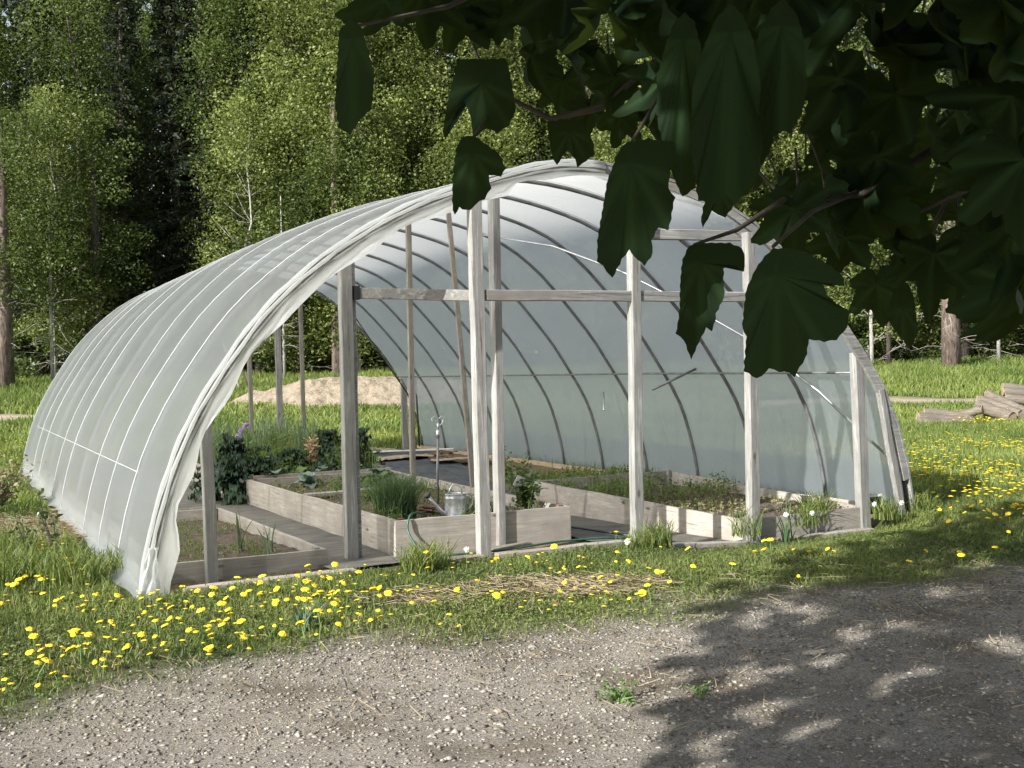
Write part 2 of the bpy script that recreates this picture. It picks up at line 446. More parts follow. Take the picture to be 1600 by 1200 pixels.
SP = [(.35, 7.45, .62, .32), (-5.2, 11.2, 1.8, 1.7), (-2.9, 8.9, .8, .45), (-.7, 7.2, .35, .2)]
strawm = np.zeros_like(X)
for a, b_, ra, rb in SP:
    strawm = np.maximum(strawm, sstep(1.15, .5, np.sqrt(((X-a)/ra)**2+((Y-b_)/rb)**2)+(fbm(X, Y, .5)-.5)*1.1))
u_, v_ = toUV(X, Y)
inside = (u_ > .1)*(u_ < W-.1)*(v_ > .1)*(v_ < L)
strawm = np.maximum(strawm, inside*.8)
Z = np.where(inside, -dip(u_, v_)-.012, Z)
nx, ny = len(xs), len(ys)
idx = np.arange(nx*ny).reshape(ny, nx)
F = np.stack([idx[:-1, :-1], idx[:-1, 1:], idx[1:, 1:], idx[1:, :-1]], -1).reshape(-1, 4)
o = np_mesh('ground', np.stack([X, Y, Z], -1).reshape(-1, 3), F, M['ground'], smooth=True,
            attrs={'gravel': ga.ravel(), 'sand': sandm.ravel(), 'straw': strawm.ravel()})
tag(o, kind='structure')

# sandy spoil heap beyond the greenhouse
def heap(cx, cy, rx, ry, h, label, name='sand_heap'):
    n = 90; a = np.linspace(-1, 1, n); A, B = np.meshgrid(a, a)
    px, py = cx+A*rx, cy+B*ry
    d2 = np.sqrt(A*A+B*B)+(fbm(px, py, 2.2)-.5)*.35
    zz = terrain(px, py)-.25 + (h+.3)*(1-sstep(.25, 1.0, d2))*(1+(fbm(px, py, .8)-.5)*.35) + (fbm(px, py, .25)-.5)*.12
    ii = np.arange(n*n).reshape(n, n)
    FF = np.stack([ii[:-1, :-1], ii[:-1, 1:], ii[1:, 1:], ii[1:, :-1]], -1).reshape(-1, 4)
    m, nn, b = newmat('heap_'+name)
    v = coords(nn); c = ramp(nn, noise(nn, 3.5, 8, .75, v), [(.34, (.17, .13, .085)), (.48, (.36, .295, .21)), (.7, (.46, .39, .295))])
    nn.links.new(c, b.inputs['Base Color']); b.inputs['Roughness'].default_value = 1
    bump(nn, b, noise(nn, 5, 8, .75, v), 1, .15)
    return tag(np_mesh(name, np.stack([px, py, zz], -1).reshape(-1, 3)-[cx, cy, 0], FF, m, loc=(cx, cy, 0)), label, 'sand heap')
heap(-5.0, 37.0, 6.9, 2.6, .74, 'long low heap of pale sandy soil in the field behind the greenhouse')

# ------------------------------------------------------------------ the greenhouse
A = np.array([(0, 0), (0.04, .295), (0.144, .665), (.209, .885), (.367, 1.229), (.52, 1.47), (.819, 1.886), (.988, 2.069), (1.16, 2.219), (1.335, 2.356), (1.513, 2.482), (1.694, 2.596), (1.879, 2.703), (2.068, 2.797), (2.394, 2.92), (2.755, 3.05), (3.172, 3.172), (3.45, 3.222), (3.7, 3.225), (4.1, 3.19), (4.541, 3.109), (4.907, 3.017), (5.227, 2.906), (5.585, 2.698), (6.1, 2.28), (6.597, 1.814), (6.762, 1.587), (6.931, 1.382), (7.101, 1.148), (7.236, .835), (7.319, .521), (7.385, .3), (7.416, 0)])
_d = np.concatenate([[0], np.cumsum(np.hypot(*np.diff(A, axis=0).T))]); _d /= _d[-1]
T97 = np.linspace(0, 1, 97)
PU = np.interp(T97, _d, A[:, 0]); PZ = np.interp(T97, _d, A[:, 1])
for _ in range(4):
    PU[1:-1] = (PU[:-2]+2*PU[1:-1]+PU[2:])/4; PZ[1:-1] = (PZ[:-2]+2*PZ[1:-1]+PZ[2:])/4
NU = np.gradient(PU); NZ = np.gradient(PZ); _l = np.hypot(NU, NZ); NU, NZ = -NZ/_l, NU/_l   # outward
def arch(v, off=0.0, i=slice(None)):
    k = .085*min(1, max(0, v)/4.0)
    z = PZ*(1+k*np.clip((PZ-1.2)/1.3, 0, 1))
    return (PU+NU*off)[i], (z+NZ*off)[i]
def arch_pts(v, off=0.0, step=1):
    uu, zz = arch(v, off); return [(uu[i], v, zz[i]) for i in range(0, 97, step)]
GH = thing('greenhouse', 'arched hoop greenhouse covered in milky plastic film with an open weathered timber front', 'greenhouse', 0, 0)
NR = 11
RV = [L*k/NR for k in range(NR+1)]
# film: sags in between the hoops, small ridges on them
vs = sorted(set([round(x, 4) for k in range(NR) for x in [RV[k]+L/NR*t for t in (0, .014, .05, .2, .35, .5, .65, .8, .95, .986)]]+[L]))
FV = []
for v in vs:
    t = (v/(L/NR)) % 1.0
    if t > .999: t = 0
    sag = -.022*math.sin(math.pi*t)**.8 if t > 0 else 0
    if v >= L-.001: sag = 0
    off = .034 + sag + (.003 if t == 0 else 0)
    uu, zz = arch(v)
    jj = np.arange(97)
    wr = (fbm(jj*.5+0*v, np.full(97, v*3.0), 5.5)-.5)*.03*(math.sin(math.pi*t)**.5 if t > 0 else 0)
    taper = np.clip(np.minimum(T97, 1-T97)/.08, 0.1, 1)
    o_ = off*1.0+wr+((off-.034)*0)
    o_ = .034+(o_-.034)*taper
    FV.append(np.stack([uu+NU*o_, np.full(97, v), zz+NZ*o_], 1))
FV = np.array(FV); nv = len(vs)
ii = np.arange(nv*97).reshape(nv, 97)
FF = np.stack([ii[:-1, :-1], ii[:-1, 1:], ii[1:, 1:], ii[1:, :-1]], -1).reshape(-1, 4)
np_mesh('film_cover', FV.reshape(-1, 3), FF, M['film'], GH, smooth=True)
# hoops
for k, v in enumerate(RV):
    mb = MB(); mb.tube(arch_pts(v, 0.0, 2), .021, 8)
    mb.build('hoop', M['darkpipe'] if k == 0 else M['pipe'], GH, True)
# added pale tubes over some hoops, painting the glare where film touches pipe
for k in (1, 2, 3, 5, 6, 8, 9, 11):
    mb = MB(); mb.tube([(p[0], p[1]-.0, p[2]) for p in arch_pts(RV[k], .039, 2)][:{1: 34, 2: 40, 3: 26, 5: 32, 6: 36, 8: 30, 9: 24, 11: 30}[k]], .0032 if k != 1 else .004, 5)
    mb.build('film_glare_seam', M['glare_seam'], GH, True)
# purlins
def on_arch(i, v, off=-.03):
    uu, zz = arch(v, off); return (uu[i], v, zz[i])
def idx_for(z, right):
    r = range(60, 97) if right else range(0, 40)
    return min(r, key=lambda i: abs(PZ[i]-z))
iR = idx_for(1.46, True)
mb = MB(); mb.tube([on_arch(iR, v) for v in np.linspace(.1, L, 30)], .014, 6); mb.build('purlin', M['pipe'], GH, True)
iL = idx_for(.80, False)
mb = MB(); mb.tube([on_arch(iL, v, .03) for v in np.linspace(1.1, 11.5, 24)], .0028, 5); mb.build('film_glare_seam', M['glare_seam'], GH, True)
# long diagonal brace of thin steel pipe following the roof down to the front right foot
ip = [(88-0, .06)]
bi = [(91, .05), (84, .75), (78, 1.3), (73, 1.9), (68, 2.6), (63, 3.4), (58, 4.4)]
mb = MB(); mb.tube([on_arch(i, v, -.06) for i, v in bi], .014, 6); mb.build('diagonal_brace', M['bright_metal'], GH, True)
mb = MB(); mb.tube([(6.35, 2.9, 1.25), (6.9, 2.72, 1.5)], .016, 6); mb.build('loose_rod', M['pipe'], GH, True)
mb = MB(); mb.tube([(6.55, 4.3, 1.2), (6.3, 3.9, .98)], .012, 6); mb.build('loose_rod', M['bright_metal'], GH, True)
# back end diagonal wires
mb = MB(); mb.tube([(5.6, 11.6, 2.75), (7.1, 12.2, .95)], .012, 5); mb.build('wire_brace', M['darkpipe'], GH, True)
mb = MB(); mb.tube([(7.18, 12.1, .05), (7.12, 12.1, 1.5)], .018, 6); mb.build('corner_pipe', M['darkpipe'], GH, True)
# front timber arch: laths bundled with rolled film
def bundle(i0, i1, offs, r, name, mat):
    mb = MB()
    for a, b_, rr in offs:
        pts = []
        for i in range(i0, i1):
            uu, zz = arch(0, a+.003*math.sin(i*1.7+a*90)); pts.append((uu[i], b_+.004*math.sin(i*.9+b_*50), zz[i]))
        mb.tube(pts, [rr*(1+.14*math.sin(i*2.3+rr*999)) for i in range(i0, i1)], 7)
    mb.build(name, mat, GH, True)
def slat_arch(i0, i1, a0, a1, b0, b1, name, mat, jog=.0015):
    mb = MB(); st = 4
    for i in range(i0, i1, st):
        j = min(i+st, 96)
        p = []
        for t in (i, j):
            for a in (a0, a1):
                uu, zz = arch(0, a+rnd.uniform(-jog, jog)); p += [(uu[t], b0, zz[t]), (uu[t], b1, zz[t])]
        mb.add(p, [(0, 1, 3, 2), (4, 6, 7, 5), (0, 4, 5, 1), (2, 3, 7, 6), (0, 2, 6, 4), (1, 5, 7, 3)])
    mb.build(name, mat, GH)
slat_arch(1, 93, -.035, .035, -.045, -.005, 'arch_batten', M['railu'])
slat_arch(48, 96, .038, .062, -.05, .02, 'outer_batten', M['railu'])
bundle(0, 50, [(.042, -.040, .017), (.008, -.056, .014), (-.028, -.052, .010)], 0, 'rolled_film', M['flap'])
# hanging film flap on the left half of the front arch
V = []; n1 = 0; rows = 7
for i in range(0, 62):
    wd = .035+.09*vnoise(i*.35, 2.0)+(.045*max(0, 1-i/14))
    if i > 40: wd = .035+.05*vnoise(i*.5, 9.0)
    for r in range(rows):
        t = r/(rows-1); a = .0-.03-wd*t
        uu, zz = arch(0, a)
        V.append((uu[i]+.01*math.sin(i*1.3+t*4), -.035+.015*math.sin(i*.9+t*6)*(.3+t)+.02*(vnoise(i*.9, t*4)-.5), zz[i]))
ii = np.arange(62*rows).reshape(62, rows)
np_mesh('film_flap', V, np.stack([ii[:-1, :-1], ii[:-1, 1:], ii[1:, 1:], ii[1:, :-1]], -1).reshape(-1, 4), M['flap'], GH, smooth=True)
# crumpled tail of film at the front left foot
V = []; n = 16
for i in range(n):
    for j in range(9):
        s_, t = i/(n-1), j/8
        z = max(.0, .34*(1-s_)); V.append((.02+.12*t*(.5+.9*s_)-.10*s_+.006*math.sin(i*1.1+j), -.07-.03*math.sin(t*9+s_*3)-.05*s_, z+.004*math.sin(j*2.2+i)))
ii = np.arange(n*9).reshape(n, 9)
np_mesh('film_tail', V, np.stack([ii[:-1, :-1], ii[:-1, 1:], ii[1:, 1:], ii[1:, :-1]], -1).reshape(-1, 4), M['flap'], GH, smooth=True)
# crumpled film skirt lying along the left foot
V = []; n = 110
for i in range(n):
    v = -.1+12.4*i/(n-1)
    for j in range(6):
        t = j/5
        V.append((.03-.13*t*(.5+.8*vnoise(i*.3, 4)), v+.02*math.sin(j+i), .12*(1-t)**1.5+.0+.03*vnoise(i*.8, j*1.1)))
ii = np.arange(n*6).reshape(n, 6)
np_mesh('film_skirt', V, np.stack([ii[:-1, :-1], ii[:-1, 1:], ii[1:, 1:], ii[1:, :-1]], -1).reshape(-1, 4), M['flap'], GH, smooth=True)
# posts of the front
def post(u0, v0, ub, z1, w_=.1, d_=.09, name='post', mat='post', z0=-.2, vb=None):
    mb = MB(); mb.beam((u0, v0, z0), (ub, v0 if vb is None else vb, z1), w_, d_, up=(0, 1, 0), jit=.0025)
    return mb.build(name, M[mat], GH)
post(.53, .30, .50, 1.27, .082, .085)
post(1.70, .56, 1.695, 2.56, .098, .09)
post(1.772, .60, 1.765, 2.60, .035, .09, mat='railu')
post(2.625, 0.0, 2.60, 2.90, .098, .09)
post(2.985, .42, 2.99, 3.05, .072, .10)
post(4.10, -.01, 4.13, 3.10, .092, .09)
post(5.40, -.01, 5.41, 2.74, .10, .09)
post(6.86, .05, 6.80, 1.62, .12, .09)
post(7.34, -.03, 7.02, 1.25, .07, .06, name='batten_end')
# rails of the front
mb = MB(); mb.beam((1.80, .545, 2.165), (2.60, .055, 2.12), .045, .09, jit=.0015); mb.build('crossbar', M['railu'], GH)
mb = MB(); mb.beam((2.68, -.015, 2.12), (5.36, -.02, 2.145), .045, .09, jit=.0015, seg=14); mb.build('crossbar', M['railu'], GH)
mb = MB(); mb.beam((3.98, .055, 2.68), (5.36, .055, 2.715), .045, .095, jit=.0015, seg=6); mb.build('upper_crossbar', M['railu'], GH)
mb = MB(); mb.box(1.755, 1.80, .50, .56, 2.11, 2.22); mb.build('joist_hanger', M['black'], GH)
# inner stakes and ridge posts
post(3.55, 3.7, 3.56, 3.42, .06, .05, name='ridge_post', mat='brown_stake')
post(3.68, 2.35, 3.74, 3.40, .055, .03, name='leaning_lath', mat='brown_stake', z0=.1, vb=3.0)
# back wall
for u0, z1, w_ in [(3.92, 3.0, .07), (4.47, 3.1, .11), (4.93, 3.2, .07), (7.03, 1.42, .12), (5.75, 3.0, .05)]:
    post(u0, L-.05, u0-.02, z1, w_, .07, name='back_post', mat='post' if w_ > .08 else 'brown_stake')
# ground sills
for u0, u1 in [(.25, 1.50), (1.9, 2.58), (2.7, 3.9), (4.2, 5.35), (5.45, 6.8)]:
    mb = MB(); mb.beam((u0, -.07, .0-float(dip(u0+.1, 0))), (u1, -.06-rnd.uniform(0, .04), .0-float(dip(u1-.1, 0))), .09, .09, jit=.003, seg=6); mb.build('sill_plank', M['bedu'], GH)
# base boards of the right wall and left wall
bz = [(0.15, 1.4, .21), (1.43, 3.1, .22), (3.13, 4.9, .2), (4.93, 6.9, .17), (6.93, 9.0, .18), (9.03, 10.8, .17), (10.83, 12.4, .19)]
for a, b_, h_ in bz:
    mb = MB(); mb.beam((7.27, a, -.055), (7.27, b_, -.055), .04, h_+.03, jit=.003)
    mb.build('base_board', M['tan'] if a > 3.1 else M['bedv'], GH)
    mb = MB(); mb.beam((.13, a, .07), (.13, b_, .07), .04, .16, jit=.003); mb.build('base_board', M['bedv'], GH)

# ------------------------------------------------------------------ raised beds
def soil_grid(u0, u1, v0, v1, z, sc=.05, amp=.05, skew=0):
    nx_, ny_ = max(3, int((u1-u0)/sc)), max(3, int((v1-v0)/sc))
    a = np.linspace(u0, u1, nx_); b_ = np.linspace(v0, v1, ny_); AA, BB = np.meshgrid(a, b_)
    ZZ = z+(fbm(AA, BB, .4)-.5)*amp*1.5+(fbm(AA, BB, .08)-.5)*amp*.8
    i2 = np.arange(nx_*ny_).reshape(ny_, nx_)
    return np.stack([AA, BB, ZZ], -1).reshape(-1, 3), np.stack([i2[:-1, :-1], i2[:-1, 1:], i2[1:, 1:], i2[1:, :-1]], -1).reshape(-1, 4)
def bed(label, fl, fr, bl, br, z, soil_z, corner='redwood', th=.04, zb=-.05, soil='soil', front=True, joints=(), rightmat='bedv', zfar=None):
    zf = zfar or z
    t = thing('raised_bed', label, 'raised bed', fl[0], fl[1])
    off = (fl[0], fl[1], 0)
    def brd(p, q, mat, seg=None, zq=z, zp=z):
        mb = MB()
        p3 = np.array((p[0], p[1], (zp+zb)/2)); q3 = np.array((q[0], q[1], (zq+zb)/2))
        dd = q3-p3; ln = np.linalg.norm(dd); dd /= ln; sd = np.array([-dd[1], dd[0], 0])
        n = seg or max(3, int(ln/.3)); V = []
        for i in range(n+1):
            f = i/n; c = p3+dd*ln*f; zt = zp+(zq-zp)*f+rnd.uniform(-.004, .004); s0 = rnd.uniform(-.005, .005)
            for a, b2 in ((-1, 0), (1, 0), (1, 1), (-1, 1)):
                V.append((c[0]+sd[0]*(a*th/2+s0), c[1]+sd[1]*(a*th/2+s0), zt if b2 else zb))
        FF = [(i*4+k, i*4+(k+1) % 4, i*4+4+(k+1) % 4, i*4+4+k) for i in range(n) for k in range(4)]
        FF += [(3, 2, 1, 0), (n*4, n*4+1, n*4+2, n*4+3)]
        mb.add(V, FF); return mb.build('board', mat, t, off=off)
    e = th/2+.003
    if front: brd((fl[0]-e, fl[1]), (fr[0]+e, fr[1]), M['bedu'])
    brd((fl[0], fl[1]+e), (bl[0], bl[1]-e), M['bedv'], zq=zf)
    brd((fr[0], fr[1]+e), (br[0], br[1]-e), M[rightmat], zq=zf)
    brd((bl[0]-e, bl[1]), (br[0]+e, br[1]), M['bedu'], zq=zf, zp=zf)
    for (cu, cv, su, sv) in ((fl[0], fl[1], 1, 1), (fr[0], fr[1], -1, 1), (bl[0], bl[1], 1, -1), (br[0], br[1], -1, -1)):
        mb = MB(); a, b_ = cu+su*.05, cv+sv*.05
        mb.beam((a, b_, zb), (a, b_, (z if sv > 0 else zf)+.012), .05, .05, jit=.001); mb.build('corner_post', M[corner], t, off=off)
    V, FF = soil_grid(0, 1, 0, 1, soil_z, .02, .06)
    P = V.copy()
    p00, p10, p01, p11 = map(np.array, ((fl[0], fl[1]), (fr[0], fr[1]), (bl[0], bl[1]), (br[0], br[1])))
    s_, q_ = V[:, 0:1]*.97+.015, V[:, 1:2]*.985+.008
    uv = (p00*(1-s_)+p10*s_)*(1-q_)+(p01*(1-s_)+p11*s_)*q_
    ln = np.linalg.norm(p01-p00); wl = np.linalg.norm(p10-p00)
    P[:, :2] = uv; P[:, 2] = soil_z+(fbm(uv[:, 0], uv[:, 1], .35)-.5)*.05+(fbm(uv[:, 0], uv[:, 1], .07)-.5)*.03
    np_mesh('soil', P-np.array(off), FF, M[soil], t)
    return t
bed('low pale board bed at the left with leeks in dark soil', (.17, .42), (1.42, .40), (.17, 3.36), (1.25, 3.34), .135, .06, corner='railu', zfar=.17)
bed('central raised bed holding the watering can and a clump of chives', (2.06, .45), (3.66, .42), (1.93, 4.78), (3.70, 4.82), .30, .20)
bed('rear raised bed overgrown with kale and leafy greens', (1.92, 5.25), (3.86, 5.25), (1.95, 9.6), (3.86, 9.6), .30, .22)
bed('right hand raised bed with weeds growing along the film wall', (5.33, .05), (6.85, .05), (4.96, 3.4), (6.95, 3.4), .085, .04, zfar=.20, zb=-.18, corner='railu')
# front skirting board below the right bed sits on the grass
# loose divider plank in the central bed
mb = MB(); mb.beam((2.12, 3.2, .25), (3.4, 3.35, .25), .11, .035, jit=.003)
o = mb.build('loose_plank', M['bedu'], None, off=(2.12, 3.2, .22)); o.location = G(2.12, 3.2, .22); o.rotation_euler = (0, 0, YAW)
tag(o, 'weathered loose plank lying across the soil of the central bed', 'plank')

# ground sheets
def sheet(name, label, cat, quad, z, mat, amp=.02):
    n, m_ = 60, 30
    V = []
    q = [np.array(p) for p in quad]
    for i in range(n):
        for j in range(m_):
            a, b_ = i/(n-1), j/(m_-1)
            p = (q[0]*(1-b_)+q[1]*b_)*(1-a)+(q[3]*(1-b_)+q[2]*b_)*a
            V.append((p[0], p[1], z-float(dip(p[0], p[1]))+amp*float(fbm(p[0]*1.0, p[1], .5))))
    ii = np.arange(n*m_).reshape(n, m_)
    c = quad[0]
    o = np_mesh(name, np.array(V)-[c[0], c[1], 0], np.stack([ii[:-1, :-1], ii[:-1, 1:], ii[1:, 1:], ii[1:, :-1]], -1).reshape(-1, 4), mat, smooth=True)
    o.location = G(c[0], c[1], 0); o.rotation_euler = (0, 0, YAW); return tag(o, label, cat)
sheet('weed_fabric', 'brown grey weed fabric covering the walkway between left and central beds', 'ground sheet', [(1.40, .1), (2.02, .1), (1.88, 12.2), (.2, 12.2)], .012, M['fabric'])
sheet('weed_fabric', 'short piece of dark fabric on the walkway in front of the right bed', 'ground sheet', [(3.72, .05), (5.30, .05), (5.0, 2.6), (3.75, 2.6)], .012, M['fabric'])
sheet('tarp', 'dark slate tarp spread on the right walkway towards the back', 'tarp', [(3.78, 2.65), (4.94, 2.65), (6.9, 11.0), (3.92, 11.0)], .014, M['tarp'], .035)
for k, (u0, v0, su, sv, r_) in enumerate([(5.8, 9.6, .75, .35, .2), (6.35, 8.4, .5, .3, -.3), (5.6, 11.6, .7, .5, .1)]):
    V, FF = soil_grid(-su, su, -sv, sv, .05, .06, .05)
    V[:, 2] -= .02*np.abs(V[:, 0]/su)
    o = np_mesh('cardboard_sheet', V, FF, M['cardboard']); o.location = G(u0, v0, .03+.012*k); o.rotation_euler = (0, 0, YAW+r_)
    tag(o, ['large torn cardboard sheet on the dark tarp', 'smaller torn cardboard piece beside the right base board', 'flattened cardboard behind the tarp near the back corner'][k], 'cardboard')
mb = MB(); mb.beam((5.2, 10.9, .09), (7.1, 10.3, .1), .03, .03); o = mb.build('white_lath', M['white'], off=(5.2, 10.9, .07)); o.location = G(5.2, 10.9, .07); o.rotation_euler = (0, 0, YAW)
tag(o, 'thin white lath lying across the back of the dark tarp', 'lath')
def barkpile(u0, v0, z, label, n=9, s=1.0):
    mb = MB()
    for k in range(n):
        a = rnd.uniform(0, 3.1); l_ = rnd.uniform(.12, .28)*s; c = (rnd.uniform(-.15, .15)*s, rnd.uniform(-.12, .12)*s, .02+.012*k)
        dx, dy = math.cos(a)*l_/2, math.sin(a)*l_/2
        mb.beam((c[0]-dx, c[1]-dy, c[2]), (c[0]+dx, c[1]+dy, c[2]+rnd.uniform(-.01, .02)), .06*s, .014, jit=.006, seg=5, bev=.002)
    o = mb.build('bark_pieces', M['bark_bits']); o.location = G(u0, v0, z); o.rotation_euler = (0, 0, YAW); tag(o, label, 'bark')
barkpile(6.25, 8.9, .06, 'small pile of curled brown bark on the tarp by the right wall', 10, 1.3)
barkpile(2.62, 1.15, .21, 'dry flat bark pieces on the soil left of the watering can', 8, .9)
mb = MB(); mb.beam((2.75, .16, .035), (3.15, .22, .035), .12, .03, jit=.003); o = mb.build('short_board', M['brown_stake'], off=(2.75, .16, .02)); o.location = G(2.75, .16, .02); o.rotation_euler = (0, 0, YAW)
tag(o, 'short reddish brown board on the ground at the foot of the brown post', 'board')

# hoses
def hose(label, pts, r, mat, name='garden_hose'):
    P = [np.array((p[0], p[1], p[2]-float(dip(p[0], p[1]))), float) for p in pts]; out = []
    for i in range(len(P)-1):
        p0, p1, p2, p3 = P[max(i-1, 0)], P[i], P[i+1], P[min(i+2, len(P)-1)]
        for t in np.linspace(0, 1, 9)[:-1]:
            out.append(.5*((2*p1)+(-p0+p2)*t+(2*p0-5*p1+4*p2-p3)*t*t+(-p0+3*p1-3*p2+p3)*t**3))
    out.append(P[-1]); c = P[0]
    mb = MB(); mb.tube(out, r, 8); o = mb.build(name, mat, smooth=True, off=(c[0], c[1], 0))
    o.location = G(c[0], c[1], 0); o.rotation_euler = (0, 0, YAW); tag(o, label, 'hose')
hose('green garden hose hanging over the central bed and trailing along the front', [(2.55, 1.0, .25), (2.3, .62, .33), (2.16, .43, .325), (2.13, .38, .2), (2.2, .2, .05), (2.45, .06, .045), (2.9, .05, .045), (3.4, .12, .05), (3.9, .08, .05), (4.4, .12, .045), (4.9, .02, .045), (5.25, -.03, .05)], .009, M['hose'])
hose('thin dark hose lying on the walkway fabric by the right bed', [(3.78, 1.0, .045), (4.0, .9, .045), (4.2, .6, .045), (4.45, .3, .045)], .010, M['darkhose'])

# ------------------------------------------------------------------ watering can
t = thing('watering_can', 'galvanised metal watering can standing on the central bed', 'watering can', 2.70, .70, .215)
mb = MB(); mb.lathe([(0, 0), (.098, 0), (.102, .006), (.098, .014), (.095, .12), (.092, .20), (.094, .206), (.090, .212), (.088, .235), (.092, .24), (.088, .243), (.085, .235), (.085, .06), (0, .06)], 32); mb.build('body', M['zinc'], t, True)
mb = MB(); mb.add([(0, 0, .236), *[(.088*math.cos(a), .088*math.sin(a), .236) for a in np.linspace(-2.0, 2.0, 14)]], [(0, i, i+1) for i in range(1, 14)]); mb.build('half_cover', M['zinc'], t)
sp = [(-.085, 0, .05), (-.14, .0, .10), (-.20, .0, .17), (-.245, .0, .225)]
mb = MB(); mb.tube(sp, [.022, .018, .015, .013], 12); sp_o = mb.build('spout', M['zinc'], t, True)
mb = MB(); mb.tube([(-.245, 0, .225), (-.262, 0, .245), (-.268, 0, .252)], [.014, .038, .040], 18); mb.build('rose', M['darkpipe'], sp_o, True)
mb = MB(); mb.tube([(-.055, 0, .235), (-.05, 0, .28), (-.02, 0, .315), (.02, 0, .318), (.055, 0, .285), (.065, 0, .235)], .0085, 8); mb.build('top_handle', M['zinc'], t, True)
mb = MB(); mb.tube([(.088, 0, .225), (.13, 0, .235), (.165, 0, .20), (.165, 0, .14), (.13, 0, .09), (.095, 0, .075)], .0085, 8); mb.build('back_handle', M['zinc'], t, True)

# sprinkler riser
t = thing('sprinkler_riser', 'thin metal riser pipe with a curled sprinkler head in the central bed', 'sprinkler', 3.0, 1.75, .2)
mb = MB(); mb.tube([(0, 0, -.1), (.0, 0, .35), (.015, 0, .70)], .013, 8); mb.build('pipe', M['pipe'], t, True)
mb = MB(); mb.tube([(.015, 0, .68), (.015, 0, .75)], .021, 8); mb.tube([(.015, 0, .75), (.016, 0, .82)], .012, 8)
for s_ in (-1, 1):
    mb.tube([(.015, 0, .78), (.015+s_*.03, .0, .80), (.015+s_*.055, 0, .83), (.015+s_*.06, 0, .865), (.015+s_*.035, 0, .88), (.015+s_*.012, 0, .86)], .006, 6)
mb.build('head', M['bright_metal'], t, True)

# electrical style box by the right foot
t = thing('small_box', 'small dark box with a pale lid beside the right corner post', 'box', 7.05, .12)
mb = MB(); mb.box(-.07, .07, -.05, .05, 0, .17); mb.build('body', M['black'], t)
mb = MB(); mb.box(-.08, .08, -.06, .06, .172, .195); mb.box(-.06, .06, -.04, .04, .197, .21); mb.build('lid', M['white'], t)

# ------------------------------------------------------------------ plants in the beds
def ruffle_leaf(mb, p, az, ln, wd, pitch, ruff=.03, droop=.8, seg=7, waves=5):
    d0 = np.array([math.cos(az), math.sin(az), 0.]); sd = np.array([-d0[1], d0[0], 0.])
    V = []; c = np.array(p, float); a = pitch
    ct = rnd.random()
    for i in range(seg+1):
        f = i/seg; wv = wd*math.sin(math.pi*min(1, f*.86+.10))**.7
        for j in range(-2, 3):
            e = abs(j)/2
            V.append(c+sd*wv*j/2+np.array([0, 0, 1])*(ruff*e*math.sin(f*waves*2+j*2.3+ct*9)+.25*wv*e)+d0*ruff*.5*e*math.sin(f*waves*3+j))
        c = c+ln/seg*(d0*math.cos(a)+np.array([0, 0, 1])*math.sin(a)); a -= droop/seg
    F = [(i*5+j, i*5+j+1, i*5+j+6, i*5+j+5) for i in range(seg) for j in range(4)]
    mb.ct = ct; mb.add(V, F)
def kale(u0, v0, z, h, label, n=46, name='kale_plant', mat='kale', ln=.30, wd=.09, ruff=.028, group='kale plants in the rear bed', cat='kale'):
    t = thing(name, label, cat, u0, v0, z, group=group)
    mb = MB(); mb.tube([(0, 0, -.03), (.02, .01, h*.5), (0, 0, h*.85)], [.016, .014, .008], 6); mb.build('stalk', M['stem'], t, True)
    mb = MB()
    for k in range(n):
        f = (k+.5)/n
        ruffle_leaf(mb, (rnd.uniform(-.02, .02), rnd.uniform(-.02, .02), h*(.15+.8*f)), rnd.uniform(0, 6.28), ln*(1.15-.5*f)*rnd.uniform(.6, 1.2), wd*rnd.uniform(.6, 1.1), rnd.uniform(-.1, .5)+f*.6, ruff, rnd.uniform(.6, 1.6), 9 if mat == 'kale' else 7, 17 if mat == 'kale' else 5)
    mb.build('leaves', M[mat], t, True); return t
kp = [(1.78, 4.95, .0, .55, 'bushy dark curly kale spilling over the back left corner of the central bed', 64),
      (1.95, 5.7, .22, .50, 'dark curly kale behind the corner post of the rear bed', 56),
      (2.35, 6.0, .22, .34, 'low curly kale in the left part of the rear bed', 40),
      (3.7, 5.95, .22, .50, 'tall dark curly kale at the right corner of the rear bed', 60),
      (3.45, 6.5, .22, .48, 'dark kale just left of the tallest right hand kale', 52),
      (2.25, 5.45, .2, .26, 'low dark kale at the front left of the rear bed', 30), (2.75, 5.9, .2, .30, 'dark kale in the middle of the rear bed', 34), (3.25, 5.7, .2, .32, 'dark kale between the dried stalk and the right hand kale', 34), (1.6, 5.4, .0, .34, 'kale leaning over the walkway from the rear bed', 34),
      (3.95, 6.9, .15, .42, 'dark kale overhanging the tarp edge', 48)]
for p in kp: kale(p[0], p[1], p[2], p[3], p[4], int(p[5]*1.7), ln=.26, wd=.065, ruff=.045)
gk = [(2.35, 5.35, 'bluegreen'), (2.75, 5.45, 'lettuce'), (3.1, 5.4, 'bluegreen'), (3.4, 5.35, 'lettuce'), (2.6, 6.2, 'lettuce'), (3.0, 6.5, 'bluegreen'), (2.3, 7.1, 'lettuce'), (2.9, 7.4, 'lettuce'), (3.3, 7.2, 'lettuce'), (2.55, 4.5, 'bluegreen'), (3.05, 4.35, 'lettuce'), (3.45, 4.6, 'bluegreen'), (3.3, 4.1, 'lettuce')]
gl_ = {'bluegreen': 'broad blue green cabbage plant with open leaves among the kale', 'lettuce': 'low bright leafy green plant among the kale'}
for k, (a, b_, mt) in enumerate(gk):
    kale(a, b_, .21, .09, gl_[mt], 14, 'cabbage_plant' if mt == 'bluegreen' else 'leafy_plant', mt, .24, .085, .012, 'cabbages between the kale' if mt == 'bluegreen' else 'leafy greens between the kale', 'cabbage' if mt == 'bluegreen' else 'leafy greens')

